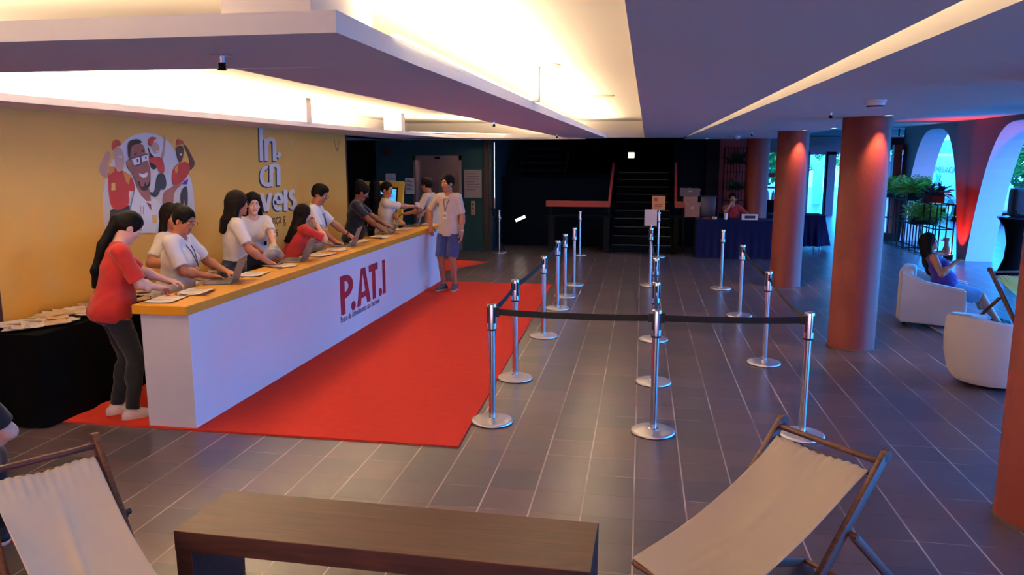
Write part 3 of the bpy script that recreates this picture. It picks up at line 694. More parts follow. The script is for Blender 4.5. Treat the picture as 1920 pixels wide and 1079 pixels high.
MB().box(-.22, .22, -.2, .2, .43, .46, .01).build('seat', M_BLK, ch); MB().box(-.22, .22, .19, .22, .6, .85, .01).build('backrest', M_BLK, ch)
for sx in (-.2, .2):
    MB().bar((sx, -.18, 0), (sx, -.18, .43), .025, .025, (0, 1, 0)).build('leg', M_BLK, ch); MB().bar((sx, .2, 0), (sx, .2, .85), .025, .025, (0, 1, 0)).build('leg', M_BLK, ch)

# ------------------------------------------------------------ plants
def frond_mesh(n, L, spread, seed, droop=.6, leafw=.02):
    rnd = random.Random(seed); mb = MB(); bm = mb.bm
    for i in range(n):
        a = rnd.random()*2*PI; l = L*(.6+.5*rnd.random()); el = R(rnd.uniform(15, 75)); pts = []
        p = Vector((rnd.uniform(-spread, spread), rnd.uniform(-.04, .04), 0)); d = Vector((math.cos(a)*math.cos(el), math.sin(a)*math.cos(el), math.sin(el)))
        seg = 9
        for k in range(seg+1):
            pts.append(p.copy()); p += d*l/seg; d.z -= droop*2.2/seg; d.normalize()
        for k in range(1, seg):
            c = pts[k]; t = (pts[k+1]-pts[k-1]).normalized(); s = t.cross(Vector((0, 0, 1))).normalized(); ll = l*.32*math.sin(PI*(k+.6)/(seg+1))+.02
            for sg in (-1, 1):
                tip = c+s*sg*ll+t*ll*.5-Vector((0, 0, ll*.25)); w = t*leafw
                v = [bm.verts.new(c-w*.6), bm.verts.new((c+tip)/2+w*.9+Vector((0, 0, .01))), bm.verts.new(tip), bm.verts.new((c+tip)/2-w*.7)]
                bm.faces.new(v)
            v = [bm.verts.new(pts[k]+s*.003), bm.verts.new(pts[k]-s*.003), bm.verts.new(pts[k+1]-s*.003), bm.verts.new(pts[k+1]+s*.003)]; bm.faces.new(v)
    return mb
def fern(loc, L, spread, n, seed, lab, m=M_LEAF, pot=True, group='ferns on the black plant stand'):
    f = empty('potted_fern', loc, 0, lab, 'plant', group)
    o = frond_mesh(n, L, spread, seed).build('foliage', m, f)
    if pot: MB().box(-spread-.08, spread+.08, -.08, .08, -.16, 0, .01).build('planter', M_BLK, f)
    return f
sd = empty('plant_stand', (6.1, 18.4, 0), 0, 'black metal tube plant stand in front of the first arch', 'stand')
def standframe(y0, y1, x0, x1, hz, name='frame'):
    m = MB(); r = .022
    for x in (x0, x1):
        k = int(abs(y1-y0)/.42)+1
        for i in range(k+1):
            y = y0+(y1-y0)*i/k; m.bar((x, y, 0), (x, y, hz), r, r, (0, 1, 0))
        for z in (.03, hz*.55, hz): m.bar((x, y0, z), (x, y1, z), r, r)
    for y in (y0, y1):
        for z in (.03, hz*.55, hz): m.bar((x0, y, z), (x1, y, z), r, r)
    return m
standframe(-1.5, .35, -.12, .22, 1.12).build('near_section', M_BLK, sd)
standframe(.45, 2.0, -.12, .22, 1.12).build('far_section', M_BLK, sd)
fern((6.08, 19.9, 1.30), .44, .15, 60, 1, 'green fern at the far end of the plant stand top')
fern((6.08, 19.2, 1.30), .46, .15, 60, 2, 'green fern on the stand top in the middle of the first arch')
fern((6.08, 18.4, 1.30), .44, .15, 60, 3, 'green fern on the stand top just right of the middle')
fern((6.02, 17.3, 1.30), .32, .12, 40, 4, 'dark reddish fern at the near end of the plant stand top', mat('dark_bluish_leaf', '1c3f50', .5, var=.4))
fern((6.08, 17.9, .80), .50, .2, 60, 5, 'light green fern on the lower shelf of the plant stand')
# trellis with plants on the red wall behind the seated woman
tr = empty('plant_trellis', (2.1, 18.35, 0), 0, 'tall black trellis against the red wall behind the seated woman', 'stand')
m = MB()
for i in range(8): m.bar((-.24+.068*i, 0, .4), (-.24+.068*i, 0, 2.3), .014, .014, (0, 1, 0))
m.build('slats', M_BLK, tr)
m = MB(); 
for z in (.4, 1.1, 1.75, 2.3): m.bar((-.26, 0, z), (.26, 0, z), .03, .02)
m.build('crossbars', M_BLK, tr)
for sx in (-.25, .25): MB().bar((sx, 0, 0), (sx, 0, 2.3), .025, .025, (0, 1, 0)).build('leg', M_BLK, tr)
fern((2.1, 18.05, 1.95), .30, .10, 40, 11, 'dark plant high on the trellis behind the seated woman', M_LEAFD, pot=False, group='plants on the rear trellis')
fern((2.15, 18.05, 1.38), .28, .10, 40, 12, 'dark plant at head height on the trellis behind the seated woman', M_LEAFD, pot=False, group='plants on the rear trellis')

# ------------------------------------------------------------ far entrance and outside
fr = empty('entrance_frame', (6.2, 29.6, 0), 0, 'grey entrance door frame at the far end of the hall', 'door frame')
G_ = mat('grey_steel_frame', '62647a', .5)
MB().box(-.42, -.20, -.1, .1, .0, 2.3).build('post', G_, fr); MB().box(.42, .70, -.1, .1, 0, 2.3).build('post', G_, fr); MB().box(-.8, .8, -.1, .1, 2.2, 2.5).build('header', G_, fr)
MB().box(.36, .42, -.14, .1, 0, 2.3).build('door_edge', M_NAVY, fr)
yc = empty('forked_column', (7.9, 37, 0), 0, 'pale blue forked concrete column outside the far entrance', 'column')
mb = MB(); mb.bar((0, -.02, 0), (0, -.02, 1.6), .35, .36, (0, 1, 0)); mb.bar((0, 0, 1.5), (-.9, 0, 3.0), .3, .35, (0, 1, 0)); mb.bar((0, .02, 1.5), (.9, .02, 3.0), .3, .37, (0, 1, 0)); mb.build('fork', mat('pale_blue_concrete', '8fa6b8', .7), yc)
tag(MB().box(6.6, 8.6, 44, 44.3, 0, 2.6).build('outbuilding', mat('white_render', 'c9d6dc', .8)), 'white wall of a building far outside the entrance', 'building')
def tree(x, y, hh, r, seed, lab, m, name='leafy_tree', n=1500):
    rnd = random.Random(seed); t = empty(name, (x, y, 0), 0, lab, 'tree')
    MB().cyl((0, 0, 0), (0, 0, hh*.6), .12, .07).build('trunk', mat('bark', '4a3c34', .9), t)
    mb = MB(); bm = mb.bm
    for i in range(n):
        v = Vector((rnd.gauss(0, 1), rnd.gauss(0, 1), rnd.gauss(0, 1))).normalized()*r*(rnd.random()**.4); c = v+Vector((0, 0, hh)); c.z = c.z*.95
        a = Vector((rnd.uniform(-1, 1), rnd.uniform(-1, 1), rnd.uniform(-1, 1))).normalized(); b2 = a.cross(Vector((rnd.random(), rnd.random(), rnd.random()))).normalized(); s = .12+.1*rnd.random()
        bm.faces.new([bm.verts.new(c-a*s), bm.verts.new(c+b2*s*.4), bm.verts.new(c+a*s), bm.verts.new(c-b2*s*.4)])
    mb.build('crown', m, t); return t
ML1 = mat('bright_foliage', '4f9a4a', .6, var=.4, scale=3)
tree(7.2, 40, 3.0, 1.8, 21, 'leafy tree seen through the far entrance frame', ML1)
tree(11.2, 42, 2.6, 1.6, 22, 'leafy tree outside right of the far entrance', ML1)
tree(4.6, 33, 2.4, 1.5, 23, 'leafy tree outside between the rear columns', ML1)
tree(11.6, 23.6, 2.2, 1.6, 24, 'dense green bush seen through the second arch', mat('palm_foliage', '3c8a40', .6, var=.4, scale=3), n=2600)
tree(10.9, 20.6, 1.5, 1.25, 25, 'lower green bush behind the cocktail table outside', ML1, n=2200)
# shop shelf glimpsed between the two rear columns
sh = empty('display_shelf', (3.9, 24.5, 0), 0, 'dark display shelf with pale goods glimpsed between the rear columns', 'shelf')
MB().box(-.6, .6, 0, .35, 0, .8).build('cabinet', M_NAVY, sh); MB().box(-.6, .6, .0, .35, 1.15, 1.2).build('board', M_REDWALL, sh); MB().box(-.6, .6, 0, .35, 1.5, 1.62).build('board', M_REDWALL, sh)
for i in range(6):
    o = MB().lathe([(0, 0), (.05, 0), (.05, .2), (.02, .26), (.02, .3), (0, .3)], n=16).build('bottle', mat('pale_blue_bottle', '8aa6d0', .3), None, True); o.location = (3.5+.16*i, 24.6, .80); tag(o, 'pale blue bottle on the display shelf between the rear columns', 'bottle', 'bottles on the display shelf')
# banner totem
bt = empty('banner_totem', (6.72, 22.6, 0), R(12), 'tall white banner standing beyond the first arch, blue band at its top', 'banner')
MB().box(-.42, .36, -.02, .02, .0, 2.16).build('panel', mat('white_banner', 'cfe6ea', .5), bt)
MB().box(-.42, .36, -.024, -.02, 1.45, 1.98).build('blue_band', mat('blue_banner_band', '3a7fae', .5), bt)
m = text_mb('ISSI', .13, frame((-.2, -.024, .95), (1, 0, 0), (0, 0, 1), (0, -1, 0)), .001); m.build('lettering', mat('banner_grey_text', '6f9a9a', .6), bt)
MB().box(-.5, .4, -.2, .2, 0, .03).build('base_plate', M_BLK, bt)
rp = empty('red_lit_post', (6.36, 20.98, 0), 0, 'narrow terracotta post left of the first arch', 'post')
MB().box(-.10, .10, -.08, .10, 0, 2.4).build('shaft', M_TERRA, rp)
MB().box(-.12, .12, -.10, .12, 0, .06).build('foot', M_BLK, rp)
tv = empty('hanging_truss', (6.35, 21.6, 2.82), 0, 'black truss box hanging from the ceiling behind the big column', 'truss')
MB().box(-.35, .35, -.1, .1, -.55, -.22).build('case', M_BLK, tv); MB().box(-.35, .35, -.11, .1, -.22, -.19).build('edge_strip', M_CHROMEB, tv); MB().bar((-.2, 0, -.2), (-.2, 0, 0), .03, .03, (0, 1, 0)).build('hanger', M_BLK, tv); MB().bar((.2, 0, -.2), (.2, 0, 0), .03, .03, (0, 1, 0)).build('hanger', M_BLK, tv)
bx = MB().box(6.05, 6.35, 20.55, 20.85, 0, .17, .01).build('floor_box', M_BLK); tag(bx, 'small black box on the floor at the far end of the plant stand', 'box')
# ambulance
am = empty('ambulance', (11.2, 31.0, 0), 0, 'white ambulance van parked outside beyond the first arch', 'van')
WV = mat('white_van_paint', 'e6ecee', .3, coat=.3)
m = MB(); m.box(-1.0, 1.0, -4.6, 1.6, .35, 2.22, .12, seg=3); m.build('body', WV, am, True)
m = MB(); m.prism([(1.5, .35), (2.7, .35), (2.75, 1.0), (2.2, 1.25), (1.6, 2.2), (1.5, 2.2)], -.95, .95, frame((0, 0, 0), (0, 1, 0), (0, 0, 1), (1, 0, 0))); m.build('cab', WV, am)
for y in (-3.3, 1.9):
    w = MB().cyl((-1.02, y, .36), (1.02, y, .36), .36, n=32).build('wheel', M_RUB, am, True); MB().cyl((-1.04, y, .36), (1.04, y, .36), .2, n=24).build('hubcap', M_CHROMEB, w, True)
mb = MB(); T = frame((-1.012, -2.0, 1.22), (0, -1, 0), (0, 0, 1), (-1, 0, 0))
for a in range(3):
    ca, sa = math.cos(a*PI/3), math.sin(a*PI/3); q = [(-.34, -.075), (.34, -.075), (.34, .075), (-.34, .075)]
    mb.prism([(x*ca-y*sa, x*sa+y*ca) for x, y in q], 0, .004+.001*a, T)
mb.build('star_emblem', mat('blue_emblem', '5aa0b8', .5), am)
text_mb('AMBUL\u00c2NCIA', .30, frame((-1.012, -1.55, 1.58), (0, -1, 0), (0, 0, 1), (-1, 0, 0)), .002).build('lettering', mat('rust_lettering', 'a0707a', .5), am)
MB().box(-1.012, -1.0, 0.2, 1.5, 1.82, 2.1).build('side_window', M_GLASS, am)
MB().box(-1.012, -1.0, -4.4, 1.4, .62, .74).build('stripe', mat('blue_stripe', '3a90b0', .5), am)
tag(MB().box(14, 14.5, 24, 44, 0, 2.9).build('roadside_building', mat('grey_building', '8a8f98', .8)), 'low grey building behind the ambulance', 'building')

# ------------------------------------------------------------ ceiling fittings
def sprinkler(x, y, z, lab):
    s = empty('sprinkler', (x, y, z), 0, lab, 'sprinkler', 'ceiling sprinklers')
    MB().lathe([(0, 0), (.045, 0), (.04, -.006), (.012, -.008), (.012, -.03), (0, -.03)], n=24).build('escutcheon', M_CHROMEB, s, True)
    MB().box(-.014, .014, -.003, .003, -.055, -.03).build('frame', M_BLK, s)
    MB().lathe([(0, -.055), (.018, -.055), (.018, -.058), (0, -.058)], n=20).build('deflector', M_BLK, s, True)
for x, y, z, lab in [(-1.63, 2.85, TB, 'sprinkler head under the front tray, nearest to the camera'), (-1.60, 8.3, TB, 'sprinkler head under the right tray, midway down the hall'), (-1.42, 12.9, TB, 'sprinkler head under the far end of the right tray'),
                     (1.713, 7.652, H, 'sprinkler head in the right ceiling before the nearest lounge column'), (1.75, 13.2, H, 'sprinkler head in the right ceiling, farther from the camera')]:
    sprinkler(x, y, z, lab)
def detector(x, y, z, lab, r=.065):
    s = empty('smoke_detector', (x, y, z), 0, lab, 'smoke detector')
    MB().lathe([(0, 0), (r*1.15, 0), (r*1.15, -.012), (r, -.016), (r*.92, -.05), (r*.6, -.062), (0, -.064)], n=32).build('housing', M_WHITE, s, True)
    MB().lathe([(r*.95, -.040), (r*.97, -.044), (r*.93, -.050), (r*.9, -.046)], n=32).build('vents', M_BLK, s, True)
detector(1.70, 6.2, H, 'round white smoke detector in the ceiling above the middle lounge column')
detector(1.75, 15.2, H, 'small round smoke detector far back in the right ceiling')
def downlight(x, y, z, lab, e, tgt, col=(1, .60, .28), est=8):
    d = empty('downlight', (x, y, z), 0, lab, 'lamp', 'ceiling downlights')
    MB().lathe([(.035, -.004), (.05, -.004), (.05, 0), (.035, 0)], n=28).build('trim_ring', M_CHROMEB, d, True)
    MB().lathe([(0, -.003), (.035, -.003), (.035, 0), (0, 0)], n=28).build('lens', mat('downlight_lens_%s' % ('w' if col[0] > .9 else 'c'), 'ffffff', .3, emit=col, estr=est), d, True)
    if e:
        l = bpy.data.lights.new('downlight_beam', 'SPOT'); l.energy = e; l.color = col; l.spot_size = R(62); l.spot_blend = .7; l.shadow_soft_size = .03
        o = bpy.data.objects.new('downlight_beam', l); COL.objects.link(o); o.location = (x, y, z-.02); o['kind'] = 'structure'
        o.rotation_euler = (Vector(tgt)-Vector((x, y, z))).to_track_quat('-Z', 'Y').to_euler()
downlight(2.42, 8.36, H, 'lit downlight shining on the middle lounge column', 75, (2.36, 8.66, 0))
downlight(2.44, 12.54, H, 'lit downlight shining on the column beside the far queue posts', 75, (2.38, 12.85, 0))
downlight(2.65, 11.6, H, 'bluish lit downlight left of the middle lounge column top', 0, (0, 0, 0), (.5, .8, 1), 5)
downlight(1.35, 17.2, H, 'small lit downlight at the far end of the ceiling', 0, (0, 0, 0), (.9, .9, 1), 3)
for x, y, lab in [(-.53, 9.5, 'round white speaker cover in the raised ceiling, farther one'), (-.85, 6.34, 'round white speaker cover in the raised ceiling, nearer one')]:
    o = MB().lathe([(0, -.008), (.17, -.008), (.18, 0), (0, 0)], n=40).build('ceiling_speaker', mat('speaker_grille', 'b8a890', .7), None, True); o.location = (x, y, HU); tag(o, lab, 'speaker', 'ceiling speaker covers')
# red uplights at the foot of the arcade piers
for y, lab in ((16.9, 'small floor uplight glowing red at the pier between the arches'), (20.80, 'small floor uplight glowing red at the post left of the first arch')):
    u = empty('uplight', (6.28, y, 0), 0, lab, 'lamp')
    MB().box(-.06, .06, -.06, .06, 0, .10, .008).build('housing', M_BLK, u)
    MB().cyl((0, 0, .10), (0, 0, .104), .045).build('lens', mat('red_lens', 'ff3010', .3, emit=(1, .08, .02), estr=12), u)
    l = bpy.data.lights.new('uplight_beam', 'SPOT'); l.energy = 420; l.color = (1, .07, .03); l.spot_size = R(84); l.spot_blend = 1.0; l.shadow_soft_size = .03
    o = bpy.data.objects.new('uplight_beam', l); COL.objects.link(o); o.location = (6.28, y, .12); o['kind'] = 'structure'
    o.rotation_euler = Vector((.22, 0, 1)).to_track_quat('-Z', 'Y').to_euler()
# ------------------------------------------------------------ people: one continuous skinned surface per body (smooth union of
# tapered limbs, meshed with surface nets), clothing, hair and accessories as parts
def V3(*a): return np.array(a, dtype=np.float64)
def rotm(ax, a):
    c, s = math.cos(a), math.sin(a)
    return {'X': np.array([[1, 0, 0], [0, c, -s], [0, s, c]]), 'Y': np.array([[c, 0, s], [0, 1, 0], [-s, 0, c]]), 'Z': np.array([[c, -s, 0], [s, c, 0], [0, 0, 1]])}[ax]
class SDF:
    def __init__(s): s.p = []
    def cap(s, a, b, ra, rb, k=.03, op='u', cut=None): s.p.append(('c', np.array(a, float), np.array(b, float), ra, rb, k, op, cut)); return s
    def ell(s, c, r, Rm=None, k=.03, op='u', cut=None): s.p.append(('e', np.array(c, float), np.array(r, float), np.eye(3) if Rm is None else np.array(Rm), 0, k, op, cut)); return s
    def mesh(s, res, clips=(), noise=None):
        lo = np.full(3, 9e9); hi = -lo
        for q in s.p:
            if q[6] != 'u': continue
            if q[0] == 'c':
                r = max(q[3], q[4]); lo = np.minimum(lo, np.minimum(q[1], q[2])-r); hi = np.maximum(hi, np.maximum(q[1], q[2])+r)
            else:
                r = max(q[2]); lo = np.minimum(lo, q[1]-r); hi = np.maximum(hi, q[1]+r)
        lo -= .03; hi += .03; n = np.ceil((hi-lo)/res).astype(int)+1
        ax = [lo[i]+res*np.arange(n[i]) for i in range(3)]
        F = np.full(tuple(n), 1.0, dtype=np.float32)
        for q in s.p:
            if q[0] == 'c': r = max(q[3], q[4]); l2 = np.minimum(q[1], q[2])-r-.07; h2 = np.maximum(q[1], q[2])+r+.07
            else: r = max(q[2]); l2 = q[1]-r-.07; h2 = q[1]+r+.07
            i0 = np.clip(np.floor((l2-lo)/res).astype(int), 0, n-1); i1 = np.clip(np.ceil((h2-lo)/res).astype(int)+1, 1, n)
            X = ax[0][i0[0]:i1[0]][:, None, None].astype(np.float32); Y = ax[1][i0[1]:i1[1]][None, :, None].astype(np.float32); Z = ax[2][i0[2]:i1[2]][None, None, :].astype(np.float32)
            if X.size == 0 or Y.size == 0 or Z.size == 0: continue
            if q[0] == 'c':
                a, b, ra, rb = q[1], q[2], q[3], q[4]; d = b-a; L2 = max(1e-9, d@d)
                t = np.clip(((X-a[0])*d[0]+(Y-a[1])*d[1]+(Z-a[2])*d[2])/L2, 0, 1)
                D = np.sqrt((X-a[0]-t*d[0])**2+(Y-a[1]-t*d[1])**2+(Z-a[2]-t*d[2])**2)-(ra+(rb-ra)*t)
            else:
                c, rr, M = q[1], q[2], q[3]; x, y, z = X-c[0], Y-c[1], Z-c[2]
                u = x*M[0, 0]+y*M[1, 0]+z*M[2, 0]; v = x*M[0, 1]+y*M[1, 1]+z*M[2, 1]; w = x*M[0, 2]+y*M[1, 2]+z*M[2, 2]
                k0 = np.sqrt((u/rr[0])**2+(v/rr[1])**2+(w/rr[2])**2); k1 = np.sqrt((u/rr[0]**2)**2+(v/rr[1]**2)**2+(w/rr[2]**2)**2)+1e-6
                D = k0*(k0-1)/k1
            if q[7] is not None:
                for (cp, cn) in q[7]: D = np.maximum(D, (X-cp[0])*cn[0]+(Y-cp[1])*cn[1]+(Z-cp[2])*cn[2])
            B = F[i0[0]:i1[0], i0[1]:i1[1], i0[2]:i1[2]]; k = q[5]
            if q[6] == 'u':
                hh = np.maximum(k-np.abs(B-D), 0)/k; B[...] = np.minimum(B, D)-hh*hh*k*.25
            else:
                hh = np.maximum(k-np.abs(B+D), 0)/k; B[...] = np.maximum(B, -D)+hh*hh*k*.25
        X, Y, Z = ax[0][:, None, None], ax[1][None, :, None], ax[2][None, None, :]
        if noise:
            amp, fr = noise
            F += amp*(np.sin(X*fr+3*np.sin(Z*fr*.45))*np.sin(Y*fr*.9+2*np.sin(Z*fr*.6+1))+.6*np.sin(Z*fr*1.3+2.2*np.sin(X*fr*.7)+1.7*np.sin(Y*fr*.8)))
        for (cp, cn) in clips: F = np.maximum(F, ((X-cp[0])*cn[0]+(Y-cp[1])*cn[1]+(Z-cp[2])*cn[2]).astype(np.float32))
        F[0] = F[-1] = 1; F[:, 0] = F[:, -1] = 1; F[:, :, 0] = F[:, :, -1] = 1
        return nets(F, lo, res)
def nets(F, lo, res):
    S_ = F < 0
    a = [S_[i:S_.shape[0]-1+i, j:S_.shape[1]-1+j, k:S_.shape[2]-1+k] for i in (0, 1) for j in (0, 1) for k in (0, 1)]
    any_ = a[0].copy(); all_ = a[0].copy()
    for q in a[1:]: any_ |= q; all_ &= q
    act = any_ & ~all_; idx = np.argwhere(act)
    if len(idx) == 0: return np.zeros((0, 3)), np.zeros((0, 4), int)
    id_ = np.full(act.shape, -1, dtype=np.int32); id_[act] = np.arange(len(idx))
    off = np.array([(i, j, k) for i in (0, 1) for j in (0, 1) for k in (0, 1)])
    vals = np.stack([F[idx[:, 0]+o[0], idx[:, 1]+o[1], idx[:, 2]+o[2]] for o in off], 1)
    P = np.zeros((len(idx), 3)); C = np.zeros(len(idx))
    for e0 in range(8):
        for e1 in range(e0+1, 8):
            if np.abs(off[e0]-off[e1]).sum() != 1: continue
            v0, v1 = vals[:, e0], vals[:, e1]; m = (v0 < 0) != (v1 < 0); t = np.where(m, v0/np.where(m, v0-v1, 1), 0)
            P += m[:, None]*(off[e0]+t[:, None]*(off[e1]-off[e0])); C += m
    P = idx+P/C[:, None]; P = lo+P*res; Q = []
    for axx in range(3):
        sl0 = [slice(None)]*3; sl1 = [slice(None)]*3; sl0[axx] = slice(0, -1); sl1[axx] = slice(1, None)
        s0 = S_[tuple(sl0)]; s1 = S_[tuple(sl1)]; e = np.argwhere(s0 != s1)
        u, v = (axx+1) % 3, (axx+2) % 3
        e = e[(e[:, u] > 0) & (e[:, v] > 0) & (e[:, u] < act.shape[u]) & (e[:, v] < act.shape[v])]
        def g(du, dv):
            q = e.copy(); q[:, u] += du; q[:, v] += dv; return id_[q[:, 0], q[:, 1], q[:, 2]]
        q = np.stack([g(-1, -1), g(0, -1), g(0, 0), g(-1, 0)], 1); fl = s1[e[:, 0], e[:, 1], e[:, 2]]
        q[fl] = q[fl][:, ::-1]; Q.append(q)
    return P, np.concatenate(Q)
def np_obj(name, P, Q, m, parent, mats=None):
    me = bpy.data.meshes.new(name); me.vertices.add(len(P)); me.vertices.foreach_set('co', P.astype(np.float32).ravel())
    me.loops.add(len(Q)*4); me.loops.foreach_set('vertex_index', Q.astype(np.int32).ravel())
    me.polygons.add(len(Q)); me.polygons.foreach_set('loop_start', np.arange(0, len(Q)*4, 4, dtype=np.int32))
    try: me.polygons.foreach_set('loop_total', np.full(len(Q), 4, dtype=np.int32))
    except Exception: pass
    me.update(calc_edges=True); me.validate(); me.polygons.foreach_set('use_smooth', [True]*len(me.polygons))
    o = bpy.data.objects.new(name, me); COL.objects.link(o); me.materials.append(m)
    for x in (mats or []): me.materials.append(x)
    if parent is not None: o.parent = parent
    return o
def ik(a, t, l1, l2, pole):
    d = t-a; L = np.linalg.norm(d); mx = (l1+l2)*.995
    if L > mx: t = a+d/L*mx; d = t-a; L = mx
    u = d/L; x = (l1*l1-l2*l2+L*L)/(2*L); hgt = math.sqrt(max(0, l1*l1-x*x)); p = pole-u*(pole@u); p /= np.linalg.norm(p)
    return a+u*x+p*hgt, t
def skin(name, c): 
    m = mat('skin_'+name, c, .5, var=.05, scale=10, spec=.35); b = m.node_tree.nodes['Principled BSDF']; b.inputs['Subsurface Weight'].default_value = .08; b.inputs['Subsurface Radius'].default_value = (.02, .008, .004); return m
SK = {'light': 'c98f78', 'fair': 'd6a48e', 'tan': 'a86d52', 'brown': '7c4a38', 'dark': '5c3629'}
M_HAIR = mat('black_hair', '050303', .75, var=.3, scale=40, bump=.08, bscale=140, spec=.15)
M_HAIRB = mat('brown_black_hair', '100806', .75, var=.4, scale=30, bump=.08, bscale=140, spec=.15)
M_EYE = mat('eye_white', 'd8d0cc', .3); M_IRIS = mat('dark_iris', '120a08', .2); M_LIP = None
def lanyard_parts(): pass

def person(label, x, y, face, Ht, sk='tan', fem=False, lean=0, hy=0, hp=0, hr=0, hands=(None, None), elbow=(None, None), hair='short', hmat=None, shirt=('white', 'e0d4cc', .20, 0), pants=('navy_trousers', '10141f', 'long'), shoes='white',
           res=.0065, z0=0.0, feet=None, bulk=1.0, bust=0, hip=None, seat=None, grip=(.5, .5), glasses=False, badge=False, collar=False, watch=False, bun=False, group=None, skirt=False, tuck=True, palm=(None, None), beard=False, twist=0):
    s = Ht/1.75; root = empty('person', (x, y, z0), R(face)-PI/2, label, 'person', group)
    ca, sa = math.cos(R(face)-PI/2), math.sin(R(face)-PI/2)
    def toL(p): dx, dy = p[0]-x, p[1]-y; return V3(dx*ca+dy*sa, -dx*sa+dy*ca, p[2]-z0)
    pz = .93*s if seat is None else seat; pel = V3(0, 0 if hip is None else hip, pz)
    T = rotm('X', -R(lean)) @ rotm('Z', R(twist))
    def tp(px, py, pz_): return pel+T @ (V3(px, py, pz_)*s)      # torso frame from the pelvis
    bw = bulk
    neckb = tp(0, -.01, .52); headc = neckb+rotm('X', -R(lean*.5)) @ (V3(0, .02, .165)*s)
    HR = rotm('Z', R(hy)) @ rotm('X', -R(hp)) @ rotm('Y', R(hr)); 
    headc = neckb+(rotm('X', -R(lean*.5)) @ V3(0, .012, .055)+HR @ V3(0, .015, .115))*s
    def hpnt(a, b, c): return headc+HR @ (V3(a, b, c)*s)
    sw = (.158 if fem else .172)*(.5+.5*bw)
    sh = [tp(-sw, -.01, .475), tp(sw, -.01, .475)]
    hipj = [pel+V3(-.09*s, 0, -.02*s), pel+V3(.09*s, 0, -.02*s)]
    ft = feet or [(-.10, 0.0), (.10, 0.02)]
    kn, an = [], []
    for i in (0, 1):
        a = V3(ft[i][0], ft[i][1], .085*s if len(ft[i]) < 3 else ft[i][2]); k, t = ik(hipj[i], a, .43*s, .42*s, V3(0, 1, .05)); kn.append(k); an.append(t)
    el, wr, hd = [], [], []
    for i in (0, 1):
        sg = -1 if i == 0 else 1
        if hands[i] is None: t = sh[i]+V3(sg*.06, .05, -.52)*s
        else: t = toL(hands[i])
        pole = V3(sg*.6, -.5, -.6) if elbow[i] is None else V3(*elbow[i])
        e, w = ik(sh[i], t, .285*s, .245*s, pole); el.append(e); wr.append(w)
    B = SDF(); tk = .05
    E = T
    def torso(D, o, k=.05, shirt_=False):
        D.ell(tp(0, -.005, .0), V3(.155*bw+o, .115*bw+o, .12+o)*s, E, k)
        D.ell(tp(0, .0, .13), V3((.125 if fem else .14)*bw+o, .10*bw+o, .14+o)*s, E, k)
        D.ell(tp(0, 0, .30), V3((.145 if fem else .165)*bw+o, .112*bw+o, .18+o)*s, E, k)
        D.cap(sh[0]*.8+tp(0, -.01, .475)*.2, sh[1]*.8+tp(0, -.01, .475)*.2, (.058+o)*s, (.058+o)*s, k)
        D.cap(tp(0, -.01, .47), tp(0, -.008, .50), (.075+o)*s, (.055+o)*s, k)
        if bw > 1.05: D.ell(tp(0, .03, .10), V3(.13*bw, .11*bw+o, .12)*s, E, k)
        if fem:
            for sg in (-1, 1): D.ell(tp(sg*.075, .085+.01*bust, .31), V3(.065+o*.5+.01*bust, .058+o*.5+.012*bust, .068+o*.5)*s, E, .04)
        for sg in (-1, 1): D.ell(tp(sg*.07, -.07, -.04), V3(.085*bw+o, .085*bw+o, .09)*s, E, .04)
    torso(B, 0)
    B.cap(neckb-T @ V3(0, 0, .03), headc+HR @ (V3(0, -.02, -.06)*s), .056*s, .052*s, .025)
    for i in (0, 1):
        B.cap(sh[i], el[i], .050*bw*s, .039*s, .03); B.cap(el[i], wr[i], .040*s, .026*s, .02)
        B.ell(el[i]*.7+wr[i]*.3, V3(.042, .042, .05)*s, None, .03)
        B.cap(hipj[i], kn[i], .086*bw*s, .056*s, .04); B.cap(kn[i], an[i], .054*s, .036*s, .03)
        sd = an[i]-kn[i]; sd = sd/np.linalg.norm(sd); B.ell(kn[i]+sd*.13*s+V3(0, -.022*s, 0), V3(.045, .05, .09)*s, None, .03)
        fd = V3(0, 1, 0) if len(ft[i]) < 4 else V3(math.sin(ft[i][3]), math.cos(ft[i][3]), 0)
        B.cap(an[i]+V3(0, 0, -.03*s)-fd*.02*s, an[i]+fd*.12*s+V3(0, 0, -.055*s), .032*s, .020*s, .02)
    # hands: palm, four fingers of different length, thumb from the side of the palm
    handinfo = []
    for i in (0, 1):
        sg = -1 if i == 0 else 1
        f = wr[i]-el[i]; f /= np.linalg.norm(f)
        if hands[i] is None: pn = V3(-sg, 0, 0)
        else: pn = V3(0, 0, -1); f = f*.5+V3(f[0], f[1], 0)*.5 if abs(f[2]) < .9 else f
        if palm[i] is not None: f = V3(*palm[i][0]); pn = V3(*palm[i][1])
        f = f/np.linalg.norm(f)
        pn = pn-f*(pn@f); pn /= np.linalg.norm(pn); sd = np.cross(pn, f)*(-1 if i else 1)   # points to the thumb side
        th = sd
        c = wr[i]+f*.045*s
        Mh = np.stack([th, f, pn], 1)
        B.ell(c, V3(.040, .052, .016)*s, Mh, .012); B.cap(wr[i], c, .025*s, .020*s, .015)
        g = grip[i]
        for q, (o_, ln) in enumerate(((.030, .074), (.010, .082), (-.010, .076), (-.029, .060))):
            b0 = wr[i]+(f*.085+th*o_)*s; an1 = g*.6+.12*q*g; an2 = g*1.5
            d1 = f*math.cos(an1)+pn*math.sin(an1)+th*o_*1.5; d2 = f*math.cos(an2)+pn*math.sin(an2)
            b1 = b0+d1/np.linalg.norm(d1)*ln*.52*s; b2 = b1+d2*ln*.48*s
            B.cap(b0, b1, .0095*s, .0085*s, .006); B.cap(b1, b2, .0085*s, .0072*s, .006)
